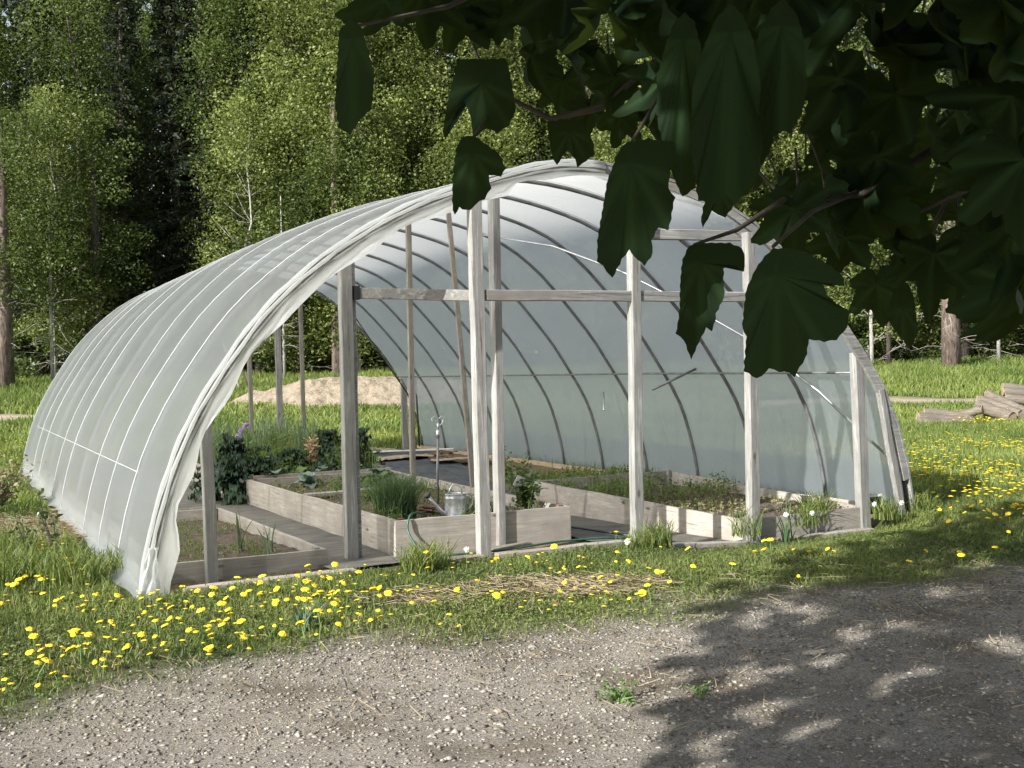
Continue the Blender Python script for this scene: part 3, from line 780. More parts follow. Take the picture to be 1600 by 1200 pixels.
def clump(name, label, cat, u0, v0, z, n, rad, h, wd, mat, lean=.45, group=None, seg=4, part='blades', xy=None):
    t = np.sqrt(npr.rand(n))*rad; a = npr.rand(n)*6.283
    P = np.stack([t*np.cos(a), t*np.sin(a), np.zeros(n)], 1)
    H = h*(.55+.45*npr.rand(n)); V, FF, T = blades(P, H, np.full(n, wd), lean, seg, 1.0)
    o = np_mesh(name, V, FF, M[mat], tint=T)
    o.location = G(u0, v0, z) if xy is None else (*xy, z); return tag(o, label, cat, group)
clump('chive_clump', 'dense dark clump of chives at the left edge of the central bed', 'chives', 2.40, 1.35, .2, 900, .19, .50, .007, 'chive', .75)
clump('chive_clump', 'smaller chive tuft behind the dense chive clump', 'chives', 2.75, 2.1, .2, 240, .12, .30, .007, 'chive', .7)
for k in range(60):
    a, b_ = rnd.uniform(1.95, 3.85), rnd.uniform(6.8, 9.4)
    clump('onion_plant', 'upright blue green onion plant in the rows of the rear bed', 'onion', a, b_, .2, 12, .05, rnd.uniform(.6, .95), .022, 'onion', .35, 'onions growing in the rear bed', 3)
for k in range(16):
    a, b_ = rnd.uniform(.3, 1.7), rnd.uniform(6.2, 10.5)
    clump('onion_plant', 'upright blue green onion plant left of the rear bed', 'onion', a, b_, .0, 12, .05, rnd.uniform(.4, .6), .022, 'onion', .35, 'onions beside the rear bed', 3)
# purple chive flowers
for k, (a, b_, z) in enumerate([(2.28, 6.55, .78), (2.36, 6.6, .85), (2.2, 6.4, .72)]):
    t = thing('purple_flower', ['left purple pompom flower above the kale', 'highest purple pompom flower above the kale', 'lowest purple pompom flower above the kale'][k], 'flower', a, b_, .2, group='purple chive flowers')
    mb = MB(); mb.tube([(0, 0, 0), (.01, 0, z-.22)], .005, 5); mb.build('stem', M['stem'], t)
    mb = MB()
    for q in range(60):
        a1 = rnd.uniform(0, 6.28); c1 = rnd.uniform(-.6, 1); s1 = math.sqrt(1-c1*c1); dv = np.array([s1*math.cos(a1), s1*math.sin(a1), c1])
        c = np.array([.01, 0, z-.2]); mb.tube([c, c+dv*.045], [.002, .007], 4)
    mb.build('flower_head', M['purple'], t)
# dried seed stalk
t = thing('dried_stalk', 'dried orange brown seed stalk standing among the greens', 'dried plant', 3.05, 5.9, .2)
mb = MB(); mb.tube([(0, 0, 0), (.0, .02, .45)], .008, 5)
for q in range(90):
    z = rnd.uniform(.2, .5); a1 = rnd.uniform(0, 6.28); r_ = rnd.uniform(.02, .12)
    mb.tube([(0, 0, z-.03), (r_*math.cos(a1), r_*math.sin(a1), z+rnd.uniform(-.04, .04))], [.003, .010], 4)
mb.build('seed_head', M['dried'], t)
# leeks and garlic in the low bed
for k, (a, b_, n, h_, wd, lab) in enumerate([(.95, 1.15, 7, .52, .03, 'tall leek with broad blue leaves in the left bed'), (1.12, .92, 6, .36, .018, 'thin drooping leek nearest the front right of the left bed'), (1.05, .68, 5, .3, .02, 'pale curled leek at the front board of the left bed'), (.35, 2.6, 14, .22, .012, 'tuft of grass in the back left of the left bed')]):
    clump('leek_plant', lab, 'leek', a, b_, .06, n, .03, h_, wd, 'onion' if k < 3 else 'grass', .55, None, 5)
def bushy(name, label, cat, u0, v0, z, h, r, n, ls, mat, group=None, nst=6, xy=None, flat=0.2):
    t = thing(name, label, cat, u0 if xy is None else None, v0 if xy is None else None, z, xy=xy, group=group)
    mb = MB(); ends = []
    for k in range(nst):
        a = rnd.uniform(0, 6.28); rr = rnd.uniform(.3, 1)*r; hh = h*rnd.uniform(.6, 1)
        pts = [(0, 0, -.02), (rr*.35*math.cos(a), rr*.35*math.sin(a), hh*.5), (rr*.8*math.cos(a), rr*.8*math.sin(a), hh)]
        mb.tube(pts, [.006+.006*h, .004+.003*h, .002], 5); ends.append(pts)
    mb.build('stems', M['stem'] if h < .8 else M['branch'], t)
    P = []
    for k in range(n):
        e = rnd.choice(ends); f = rnd.uniform(.25, 1); q = (np.array(e[0])*(1-f)**2+2*f*(1-f)*np.array(e[1])+f*f*np.array(e[2]))
        P.append(q+npr.normal(size=3)*r*.16*(.4+f))
    V, FF, T = leafquads(np.array(P), ls*(.6+.6*npr.rand(n)), flat)
    np_mesh('leaves', V, FF, M[mat], t, tint=T); return t
bushy('young_shrub', 'dark leafy young shrub with a white tag at the front right of the central bed', 'shrub', 3.50, .85, .2, .42, .25, 520, .07, 'shrubleaf', nst=9)
bushy('young_shrub', 'low leafy sprawling plant left of the tagged shrub', 'shrub', 3.12, .72, .2, .22, .16, 160, .055, 'shrubleaf', nst=6)
mb = MB(); mb.box(-.045, .045, -.002, .002, 0, .10)
o = mb.build('plant_tag', M['white']); o.location = G(3.36, .80, .46); o.rotation_euler = (.2, .45, YAW); tag(o, 'white plant tag hanging in the young shrub', 'tag')
bushy('leafy_weed', 'brown stemmed leafy weed standing by the right wall behind the shrub', 'weed', 5.05, 4.1, .02, .5, .22, 200, .06, 'lettuce', nst=9)
for k, (a, b_, lab) in enumerate([(2.15, .75, 'small green seedling at the front left corner of the central bed'), (2.75, .6, 'small green seedling in front of the bark pieces'), (2.62, 2.7, 'pale leafy seedling behind the chives'), (3.4, 3.0, 'yellow green strawberry plant near the back of the central bed'), (3.1, 1.15, 'small seedling beside the riser pipe'), (2.7, 3.8, 'leafy seedling just before the loose plank')]):
    bushy('seedling', lab, 'seedling', a, b_, .2, .13, .12, 90, .04, 'lettuce', nst=6)
# weeds in the right bed
def weedmass(name, label, n, ur, vr, z, h, mat, ls, group=None):
    a = npr.rand(n)*(ur[1]-ur[0])+ur[0]; b_ = npr.rand(n)*(vr[1]-vr[0])+vr[0]
    keep = fbm(a, b_, .35) > .47; a, b_ = a[keep], b_[keep]; n = len(a)
    hh = h*fbm(a+5, b_, .3)*1.6
    P = O3+a[:, None]*U3+b_[:, None]*V3+np.stack([0*a, 0*a, z+npr.rand(n)*hh], 1)
    V, FF, T = leafquads(P, ls*(.6+.8*npr.rand(n)), .3)
    V2, F2, T2 = blades(P[::3]*[1, 1, 0]+[0, 0, z], hh[::3]*1.4+.03, np.full(len(P[::3]), .007), .5)
    o = np_mesh(name, V, FF, M[mat], tint=T); tag(o, label, 'weeds', kind='stuff')
    o = np_mesh(name+'_grass', V2, F2, M['grass'], tint=T2); tag(o, label+', grassy blades', 'weeds', kind='stuff')
weedmass('bed_weeds', 'low green weeds along the right bed', 4600, (5.1, 6.85), (1.7, 4.6), .08, .16, 'lettuce', .04)
weedmass('bed_litter', 'brown dried weeds on the soil of the right bed', 3600, (5.35, 6.8), (.15, 2.6), .03, .08, 'drygrass', .035)
weedmass('soil_weeds', 'tiny green weeds on the soil of the left bed', 1700, (.3, 1.2), (.5, 3.3), .07, .03, 'lettuce', .022)
weedmass('soil_litter', 'bits of straw and leaf litter on the left bed soil', 1700, (.25, 1.25), (.5, 3.3), .07, .015, 'drygrass', .02)
weedmass('rear_greens', 'mixed low greens filling the rear bed', 13000, (1.98, 3.8), (5.3, 9.5), .22, .42, 'lettuce', .06)
weedmass('soil_straw', 'straw bits on the soil of the central bed', 1900, (2.1, 3.65), (.5, 4.7), .21, .03, 'drygrass', .03)
weedmass('central_weeds', 'sparse green weeds on the central bed soil', 2200, (2.1, 3.65), (.5, 4.7), .21, .10, 'lettuce', .03)
# iris like plants and tussocks at the front right
clump('iris_plant', 'dark sword leaved iris just right of the second timber post from the right', 'iris', 5.62, -.25, -.12, 12, .06, .50, .026, 'chive', .95, seg=6)
for (a, b_, h_, n, lab) in [(6.32, .15, .38, 190, 'tall grass tussock against the right wall near the corner post'), (6.05, .0, .28, 90, 'short leafy grass tuft left of the tall tussock'), (6.98, -.15, .30, 110, 'shaded grass tuft at the foot of the right corner post'), (7.5, -.1, .30, 120, 'shaded grass tuft outside the right foot of the arch'), (5.15, -.2, .36, 60, 'thin grass tuft before the front board of the right bed'), (4.15, -.25, .30, 130, 'grass tuft around the foot of the centre right post'), (3.9, -.3, .24, 100, 'low grass tuft left of the centre right post'), (1.95, -.25, .30, 170, 'round grass tussock between the two left centre posts'), (2.1, -.15, .34, 110, 'second tussock close behind the round one')]:
    clump('grass_tussock', lab, 'grass tuft', a, b_, -.02, n, .14, h_, .010, 'grass', .8)
def sapling(u0, v0, h, label, n=60):
    t = thing('sapling', label, 'sapling', u0, v0, 0)
    mb = MB(); ends = []
    for k in range(3):
        a = rnd.uniform(0, 6.28); P = [np.array((0, 0, 0.))]
        for q in range(6): P.append(P[-1]+np.array([.02*math.cos(a)+rnd.uniform(-.01, .01), .02*math.sin(a)+rnd.uniform(-.01, .01), h/6*(1-.2*k)]))
        mb.tube(P, [.007, .006, .005, .004, .004, .003, .002], 5); ends.append(P)
    mb.build('stem', M['branch'], t)
    Q = np.array([rnd.choice(rnd.choice(ends)[3:])+npr.normal(size=3)*.03 for _ in range(n)])
    V, FF, T = leafquads(Q, .05+.02*npr.rand(n), .1, .5); np_mesh('leaves', V, FF, M['shrubleaf'], t, tint=T)
sapling(-.42, 1.55, .62, 'thin leafy sapling growing against the outside of the left film wall')
sapling(-.6, 2.0, .42, 'shorter leafy sapling left of the thin one outside the film wall', 40)

# ------------------------------------------------------------------ loose stones and gravel
n = 95000
x = npr.rand(n)*13-5.5; y = 3.2+npr.rand(n)**.8*5.6
ok = gravel_amt(x, y) > .25+.6*npr.rand(n); x, y = x[ok], y[ok]; n = len(x)
s = .0045+.009*npr.rand(n)**2.5+.010*(npr.rand(n) > .99)
octv = np.array([(1, 0, 0), (0, 1, 0), (-1, 0, 0), (0, -1, 0), (0, 0, 1), (0, 0, -1), (.7, .7, .3), (-.7, .6, .35)])[:6]
octf = np.array([(0, 1, 4), (1, 2, 4), (2, 3, 4), (3, 0, 4), (1, 0, 5), (2, 1, 5), (3, 2, 5), (0, 3, 5)])
an = npr.rand(n)*6.28; ca, sa = np.cos(an), np.sin(an)
sc = np.stack([s*(1+npr.rand(n)*.8), s, s*(.35+.35*npr.rand(n))], 1)
jit = 1+(npr.rand(n, 6, 1)-.5)*.6
V = octv[None]*sc[:, None]*jit
Vx = V[..., 0]*ca[:, None]-V[..., 1]*sa[:, None]; Vy = V[..., 0]*sa[:, None]+V[..., 1]*ca[:, None]
gz = terrain(x, y)+(fbm(x, y, .35)-.5)*.035*gravel_amt(x, y)-.012*gravel_amt(x, y)
V = np.stack([Vx+x[:, None], Vy+y[:, None], V[..., 2]+gz[:, None]+s[:, None]*.15], -1).reshape(-1, 3)
F = ((np.arange(n)*6)[:, None, None]+octf[None]).reshape(-1, 3)
m, nn, b = newmat('loose_stones'); at = N(nn, 'ShaderNodeAttribute', attribute_name='tint')
nn.links.new(ramp(nn, at.outputs['Fac'], [(0, (.12, .105, .085)), (.5, (.26, .235, .195)), (.9, (.36, .33, .28)), (1, (.43, .41, .37))]), b.inputs['Base Color']); b.inputs['Roughness'].default_value = .9
tag(np_mesh('gravel', V, F, m, tint=np.repeat(npr.rand(n)**1.3, 6), smooth=True), 'loose grey gravel on the driveway', 'gravel', kind='stuff')
# a few larger flat stones by the grass edge
# straw strands
def strands(label, areas, n, name='straw', mat='drygrass', ln=(.08, .22)):
    Vs, Fs, Ts = [], [], []; c = 0
    for (a, b_, ra, rb, wgt) in areas:
        k = int(n*wgt); r_ = np.sqrt(npr.rand(k)); t_ = npr.rand(k)*6.28
        px, py = a+ra*r_*np.cos(t_), b_+rb*r_*np.sin(t_)
        z = terrain(px, py)+.006+.03*npr.rand(k)
        l_ = ln[0]+(ln[1]-ln[0])*npr.rand(k); az = npr.rand(k)*3.14
        dx, dy = np.cos(az)*l_/2, np.sin(az)*l_/2; w_ = .0015
        ox, oy = -np.sin(az)*w_, np.cos(az)*w_; tz = (npr.rand(k)-.5)*.04
        V = np.stack([np.stack([px-dx+ox, py-dy+oy, z-tz], 1), np.stack([px-dx-ox, py-dy-oy, z-tz+.003], 1), np.stack([px+dx-ox, py+dy-oy, z+tz+.003], 1), np.stack([px+dx+ox, py+dy+oy, z+tz], 1)], 1).reshape(-1, 3)
        Vs.append(V); Fs.append((np.arange(k)*4)[:, None]+np.arange(4)[None]+c); Ts.append(np.repeat(npr.rand(k), 4)); c += len(V)
    tag(np_mesh(name, np.concatenate(Vs), np.concatenate(Fs), M[mat], tint=np.concatenate(Ts)), label, 'straw', kind='stuff')
strands('dry straw strewn in patches on the grass', [(.35, 7.45, .75, .38, .3), (-5.2, 11.2, 1.9, 1.7, .7), (-2.9, 8.9, .9, .5, .15), (-.7, 7.2, .5, .3, .06), (3.0, 7.2, 2.2, .8, .08)], 4200)
strands('dry twigs and grass bits on the driveway', [(1.0, 5.6, 3.4, 1.2, .6), (4.0, 6.6, 2.5, 1.1, .4)], 1000, 'twig_litter', ln=(.03, .12))

# ------------------------------------------------------------------ grass
def field(n, xr, yr, cond=None):
    x = npr.rand(n)*(xr[1]-xr[0])+xr[0]; y = npr.rand(n)*(yr[1]-yr[0])+yr[0]
    u, v = toUV(x, y); k = ~((u > -.15)*(u < W+.02)*(v > -.10)*(v < L-.1))
    P = np.stack([x, y, terrain(x, y)], 1); sx_, sy_, zz = screen(P)
    k &= (np.abs(sx_) < 960)*(zz > 0)*(sy_ > -760)
    if cond is not None: k &= cond(x, y)
    return P[k]
def notstraw(x, y):
    g = np.zeros_like(x)
    for a, b_, ra, rb in SP: g = np.maximum(g, sstep(1.15, .5, np.sqrt(((x-a)/ra)**2+((y-b_)/rb)**2)+(fbm(x, y, .5)-.5)*1.1))
    return npr.rand(len(x)) > g*.93
def patchy(x, y):
    "tint from damp and dry patches"
    return np.clip(fbm(x, y, .8)*1.1-.1+(npr.rand(len(x))-.5)*.6, 0, 1)
def gr(x, y): return (gravel_amt(x, y)**.8 < .08+.8*npr.rand(len(x)))*notstraw(x, y)
P = field(300000, (-6.5, 8), (4.3, 12.5), gr)
hm = sstep(.40, .72, fbm(P[:, 0], P[:, 1], .55)); uu, vv = toUV(P[:, 0], P[:, 1])
near = np.exp(-np.clip(-vv, 0, 9)*2.2)*.9+sstep(-3.0, -4.4, P[:, 0])*.9*sstep(9.6, 8.8, P[:, 1])
H = (.014+.032*npr.rand(len(P)))*(.7+.9*hm+2.2*near*npr.rand(len(P)))
V, F, T = blades(P, H, .004+.005*npr.rand(len(P)), .8, 2, .8, patchy(P[:, 0], P[:, 1]))
tag(np_mesh('grass', V, F, M['grass'], tint=T), 'short green grass in front of the greenhouse', 'grass', kind='stuff')
P = field(280000, (-6.5, 8), (4.3, 12.5), gr); P = P[fbm(P[:, 0]+9, P[:, 1], .3) > .38]
P[:, 2] += .004+.04*npr.rand(len(P))**1.5
V, F, T = leafquads(P, .014+.022*npr.rand(len(P)), .6, .55, patchy(P[:, 0], P[:, 1]))
tag(np_mesh('ground_cover', V, F, M['clover'], tint=T), 'small clover and weed leaves mixed into the front grass', 'ground cover', kind='stuff')
P = field(60000, (-6.5, 8), (4.3, 12.5), lambda x, y: (gravel_amt(x, y)**.8 < .3+.9*npr.rand(len(x)))*(fbm(x+3, y, .7) > .42))
V, F, T = blades(P, .02+.05*npr.rand(len(P)), .003+.003*npr.rand(len(P)), 1.5, 2, .6)
tag(np_mesh('dry_grass', V, F, M['drygrass'], tint=T), 'dry straw coloured blades among the front grass', 'dry grass', kind='stuff')
P = field(240000, (-22, 22), (12.5, 26)); 
V, F, T = blades(P, (.06+.10*npr.rand(len(P)))*(.6+fbm(P[:, 0], P[:, 1], 1.2)), .012+.012*npr.rand(len(P)), .7, 2, .8, patchy(P[:, 0]*.4, P[:, 1]*.4))
tag(np_mesh('field_grass', V, F, M['far_grass'], tint=T), 'green field grass beside and behind the greenhouse', 'grass', kind='stuff')
def notsand(x, y):
    s_ = (np.abs(y-(33.4+.4*np.sin(x*.7))) < 1.9)*(x > 7)*(fbm(x, y, 2) > .28)
    s2 = ((x+17.5)/3.2)**2+((y-34.5)/1.6)**2 + (fbm(x, y, 1.5)-.5) < .7
    return ~(s_ | s2)
P = field(200000, (-32, 32), (26, 48), notsand)
tall = sstep(36.3, 38, P[:, 1])
V, F, T = blades(P, (.12+.12*npr.rand(len(P)))*(.6+fbm(P[:, 0], P[:, 1], 2)+tall*.9), .03+.03*npr.rand(len(P)), .7, 2, .8, patchy(P[:, 0]*.2, P[:, 1]*.2))
tag(np_mesh('meadow_grass', V, F, M['far_grass'], tint=T), 'taller meadow grass along the forest edge', 'grass', kind='stuff')
# tall grass clumps at the far left foreground
for k, (x, y, h_) in enumerate([(-3.9, 8.35, .32), (-3.5, 8.2, .30), (-4.2, 8.7, .34), (-3.25, 7.9, .26), (-3.75, 7.9, .28), (-4.4, 9.3, .32), (-3.05, 8.35, .26)]):
    clump('grass_tussock', 'long bladed grass tussock left of the film foot, '+['touching the film end', 'in the middle of the row', 'towards the far left edge', 'nearest the dandelions', 'in front of the middle one', 'farthest back beside the straw', 'smallest beside the film'][k], 'grass tuft', 0, 0, float(terrain(x, y)), 260, .24, h_, .010, 'grass', .7, 'long grass tussocks at the left', xy=(x, y))
clump('grass_tussock', 'small pale tuft of upright grass among the front dandelions', 'grass tuft', 0, 0, 0, 60, .07, .20, .012, 'onion', .6, xy=(-1.25, 6.35))
bushy('brown_shrublet', 'rusty brown low shrub with dead needles beside the left film foot', 'shrub', -.62, 6.5, 0, .55, .5, 900, .06, 'drygrass', nst=16)
bushy('weed_clump', 'green weeds beside the rusty shrub at the left edge', 'weed', -1.15, 5.9, 0, .45, .5, 700, .06, 'lettuce', nst=14)

# ------------------------------------------------------------------ dandelions
def dandelion_mesh(seed, h, r):
    q = random.Random(seed); mb = MB(); mb.cm = 0
    mb.tube([(0, 0, -.01), (q.uniform(-.01, .01), q.uniform(-.01, .01), h*.5), (0, 0, h)], .0022, 4)
    mb.cm = 1
    nn_ = 14
    V = [(0, 0, h+r*.38)]; 
    for ring, (rr, zz) in enumerate([(r*.45, r*.42), (r*.8, r*.30), (r*1.0, r*.05)]):
        for k in range(nn_):
            a = 2*math.pi*(k+.5*(ring % 2))/nn_; f = rr*(1+q.uniform(-.12, .14)); V.append((f*math.cos(a), f*math.sin(a), h+zz+q.uniform(-.12, .12)*r))
    V.append((0, 0, h-r*.15))
    F = [(0, 1+k, 1+(k+1) % nn_) for k in range(nn_)]
    for ring in range(2):
        b0 = 1+ring*nn_; F += [(b0+k, b0+nn_+k, b0+nn_+(k+1) % nn_, b0+(k+1) % nn_) for k in range(nn_)]
    b0 = 1+2*nn_; F += [(b0+(k+1) % nn_, b0+k, 1+3*nn_) for k in range(nn_)]
    mb.add(V, F)
    o = mb.build('dandelion', [M['stem'], M['yellow']]); return o
protos = [dandelion_mesh(k, .05+.02*k, .0215+.002*(k % 3)) for k in range(5)]
def dand_pts(n, xr, yr, thr, sc):
    x = npr.rand(n)*(xr[1]-xr[0])+xr[0]; y = npr.rand(n)*(yr[1]-yr[0])+yr[0]
    u, v = toUV(x, y); k = ~((u > -.3)*(u < W+.1)*(v > -.15)*(v < L+.2))
    k &= (gravel_amt(x, y) < .45)*(fbm(x, y, sc) > thr)
    P = np.stack([x, y, terrain(x, y)], 1); sx_, sy_, zz = screen(P)
    k &= (np.abs(sx_) < 850)*(sy_ > -620)
    return P[k]
PA = np.concatenate([dand_pts(1500, (-4.2, -.6), (4.9, 8.2), .47, .45)[:200], dand_pts(500, (-1.5, 1.2), (5.8, 8.0), .5, .5)[:50]])
PB = dand_pts(260, (.3, 4.5), (6.3, 9.3), .40, .5)[:40]
PC = dand_pts(2600, (4.2, 12), (9.6, 19), .42, 1.5)
PC = PC[np.argsort(PC[:, 1])]
used = [0]*5
def put(P, label, group):
    for p in P:
        k = rnd.randrange(5)
        if used[k] == 0: o = protos[k]; used[k] = 1
        else: o = protos[k].copy(); COL.objects.link(o)
        o.location = p; o.rotation_euler = (rnd.uniform(-.5, .6), rnd.uniform(-.5, .5), rnd.uniform(0, 6))
        s_ = rnd.choice([rnd.uniform(.5, .8), rnd.uniform(.8, 1.2), rnd.uniform(.8, 1.2)]); o.scale = (s_, s_, s_*rnd.uniform(.7, 1.3))
        tag(o, label, 'dandelion', group)
put(PA, 'yellow dandelion in the dense patch before the left half of the greenhouse', 'dandelions at the front left')
put(PB, 'yellow dandelion in the sparse grass before the right half of the greenhouse', 'dandelions at the front right')
put(PC[:50], 'yellow dandelion in the sunny field right of the greenhouse', 'dandelions in the right field')
for k in range(5):
    if not used[k]: bpy.data.objects.remove(protos[k])
def dstuff(P, name, label, r=.022):
    n = len(P); ang = np.arange(8)*np.pi/4; Vl = []
    rr = r*(.8+.5*npr.rand(n))
    h = .09+.07*npr.rand(n)
    c = P+np.stack([0*h, 0*h, h+.3*rr], 1)
    ring = P[:, None, :]+np.stack([rr[:, None]*np.cos(ang)[None], rr[:, None]*np.sin(ang)[None], h[:, None]+0*ang[None]], -1)
    V = np.concatenate([c[:, None], ring, (c-np.stack([0*h, 0*h, .7*rr], 1))[:, None]], 1).reshape(-1, 3)
    f = np.array([(0, 1+k, 1+(k+1) % 8) for k in range(8)]+[(9, 1+(k+1) % 8, 1+k) for k in range(8)])
    F = ((np.arange(n)*10)[:, None, None]+f[None]).reshape(-1, 3)
    tag(np_mesh(name, V, F, M['yellow']), label, 'dandelions', kind='stuff')
PD = np.concatenate([dand_pts(900, (-4.2, .6), (4.9, 8.4), .44, .45)[:170], dand_pts(500, (-4.8, -3), (7, 10), .4, .5)[:40]])
dstuff(PD-[0, 0, .05], 'small_dandelions', 'smaller half open dandelions low in the front grass', .013)
rest = np.concatenate([PC[50:], dand_pts(1400, (-12, 16), (13, 30), .50, 3)])
dstuff(rest, 'distant_dandelions', 'many more yellow dandelions far out in the field', .024)
# seed heads
for k, (a, b_, lab) in enumerate([(5.55, -.28, 'white seed head left of the iris'), (5.8, -.35, 'white seed head right of the iris foot'), (6.72, -.22, 'white seed head left of the corner post foot'), (7.0, -.3, 'white seed head right of the corner post foot'), (2.3, -.35, 'white seed head between the left centre posts'), (3.5, -.75, 'white seed head alone in the front grass')]):
    t = thing('dandelion_clock', lab, 'seed head', a, b_, 0)
    mb = MB(); mb.tube([(0, 0, 0), (.005, 0, .13)], .0025, 4); mb.build('stem', M['stem'], t)
    mb = MB()
    for q in range(70):
        a1 = rnd.uniform(0, 6.28); c1 = rnd.uniform(-1, 1); s1 = math.sqrt(1-c1*c1); dv = np.array([s1*math.cos(a1), s1*math.sin(a1), c1])
        c = np.array([.005, 0, .15]); mb.tube([c, c+dv*.024], [.0006, .0026], 3)
    mb.build('seed_ball', M['white'], t)
# one dry maple leaf on the grass
def star_leaf_outline(th):
    r = .55+.0*th
    for c, a, w_ in ((0, .45, .30), (.95, .38, .26), (-.95, .38, .26), (1.9, .22, .25), (-1.9, .22, .25)):
        r = r+a*np.exp(-((th-c)/w_)**2)
    r = r*(1-.55*np.exp(-((np.abs(th)-np.pi)/.22)**2))
    return r+.025*np.sign(np.sin(th*26))
def leaf_template(nth=44, rings=4, droop=.35, fold=.12, seed=0):
    q = np.random.RandomState(seed); th = np.linspace(-np.pi, np.pi, nth, endpoint=False)
    r = star_leaf_outline(th)*(1+.06*(q.rand(nth)-.5)); V = [(0, 0, 0)]
    ph = q.rand()*6
    for k in range(1, rings+1):
        f = k/rings
        for i in range(nth):
            a = th[i]; rr = r[i]*f; x = rr*math.cos(a); y = rr*math.sin(a)
            z = -droop*rr*rr*.8 + fold*rr*math.cos(5*a*.95+ph) + .05*rr*math.sin(9*a+ph)
            V.append((x, y, z))
    F = [(0, 1+i, 1+(i+1) % nth) for i in range(nth)]
    for k in range(rings-1):
        b0 = 1+k*nth; F += [(b0+i, b0+nth+i, b0+nth+(i+1) % nth, b0+(i+1) % nth) for i in range(nth)]
    return np.array(V), F
def vein_tint(V, base, cen=None, ax=None):
    "paler along five radiating veins"
    if cen is None: a = np.arctan2(V[:, 1], V[:, 0]); r = np.hypot(V[:, 0], V[:, 1])
    else: e = V-cen; a = np.arctan2(e[:, 2], e @ ax); r = np.linalg.norm(e, axis=1); r = r/max(r.max(), 1e-6)
    t = np.full(len(V), float(base))
    for c in ((0, .95, -.95, 1.9, -1.9) if cen is None else (-1.57, -1.0, -2.1, -.4, -2.75)):
        dlt = np.abs((a-c+np.pi) % (2*np.pi)-np.pi)*np.maximum(r, .15); t = np.maximum(t, base+.75*np.exp(-(dlt/.045)**2))
    return np.clip(t+npr.rand(len(V))*.12, 0, 1.0)
LV, LF = leaf_template(30, 2, .2, .1, 3)
o = np_mesh('fallen_leaf', LV*.055, LF, plain('fallen_leaf_brown', (.30, .16, .10), .9)); o.location = (.25, 6.68, .06); o.rotation_euler = (.4, -.3, 2.0)
tag(o, 'reddish brown fallen maple leaf lying on the front grass', 'fallen leaf')

# ------------------------------------------------------------------ log pile
lr = random.Random(5)
def log(x, y, z, az, ln, r, label, tilt=0):
    t = thing('log', label, 'log', xy=(x, y), z=z, rot=az, group='weathered logs on the pile')
    mb = MB(); pts = []; rr = []
    for i in range(9):
        f = i/8-.5; pts.append((f*ln, lr.uniform(-.012, .012), f*ln*math.sin(tilt)+lr.uniform(-.01, .01))); rr.append(r*(1+lr.uniform(-.07, .07)))
    mb.tube(pts, rr, 12, caps=False); mb.build('bark', M['log'], t, True)
    for e in (0, -1):
        mb = MB(); p = pts[e]; k = 12; sgn = -1 if e == 0 else 1
        mb.tube([(p[0]-sgn*.01, p[1], p[2]), (p[0]+sgn*.008, p[1], p[2])], rr[e]*.97, 12); mb.build('sawn_end', M['logend'], t)
LG = [((1435, 657), (1512, 664), 25.0, 25.0, .13, 'thick log lying lowest at the left end of the pile'), ((1444, 645), (1520, 653), 25.4, 25.2, .12, 'log resting on the lowest left log'), ((1500, 648), (1534, 640), 25.3, 25.0, .10, 'short dark ended log poking up at the left of the pile'),
      ((1531, 634), (1580, 653), 25.8, 25.0, .15, 'thick slanting log low in the middle of the pile'), ((1532, 624), (1592, 647), 26.0, 25.2, .11, 'slanting log above the thick middle one'), ((1546, 617), (1615, 652), 26.3, 25.3, .12, 'longest slanting log on top of the middle of the pile'),
      ((1567, 612), (1680, 622), 27.2, 27.0, .11, 'pale nearly level log second from the top at the right'), ((1567, 604), (1690, 616), 27.6, 27.4, .10, 'pale log topmost at the right edge'), ((1572, 622), (1660, 634), 26.8, 26.4, .12, 'log under the two pale level logs'),
      ((1432, 664), (1452, 668), 24.8, 24.7, .10, 'short stub of log at the left tip of the pile'), ((1575, 655), (1680, 668), 25.4, 24.8, .14, 'log lowest at the right edge of the pile'), ((1540, 655), (1600, 662), 26.2, 25.6, .13, 'half hidden log at the bottom middle of the pile'), ((1450, 668), (1485, 669), 24.7, 24.7, .09, 'small broken log in front of the lowest left log')]
for a0, a1, d0_, d1_, r_, lab in LG:
    p0, p1 = ray_at(*a0, d0_), ray_at(*a1, d1_); c = (p0+p1)/2; e = p1-p0; ln = float(np.linalg.norm(e)); hz = math.hypot(e[0], e[1])
    c[2] = max(c[2], float(terrain(c[0], c[1]))+r_*.7)
    log(float(c[0]), float(c[1]), float(c[2]), math.atan2(e[1], e[0]), ln, r_, lab, math.atan2(e[2], hz))
t = bushy('leafy_weed', 'tuft of yellow flowers in front of the log pile', 'flowers', 0, 0, 0, .25, .3, 60, .06, 'lettuce', xy=(10.6, 24.4))
fx = np.array([(10.6+rnd.gauss(0, .28), 24.3+rnd.gauss(0, .15), .16+rnd.random()*.1) for _ in range(70)])
o = tag(np_mesh('yellow_flowers', *leafquads(fx, .06, 1.0, .9)[:2], M['yellow']), None, None); o.parent = t; o.matrix_parent_inverse = Matrix.Translation((-10.6, -24.4, 0))
bushy('driveway_weed', 'small green weed growing alone in the gravel of the driveway', 'weed', 0, 0, 0, .06, .16, 160, .03, 'lettuce', xy=(.45, 4.85), nst=7)
bushy('driveway_weed', 'second smaller weed in the gravel right of the lone weed', 'weed', 0, 0, 0, .04, .10, 70, .025, 'lettuce', xy=(.85, 4.95), nst=5)
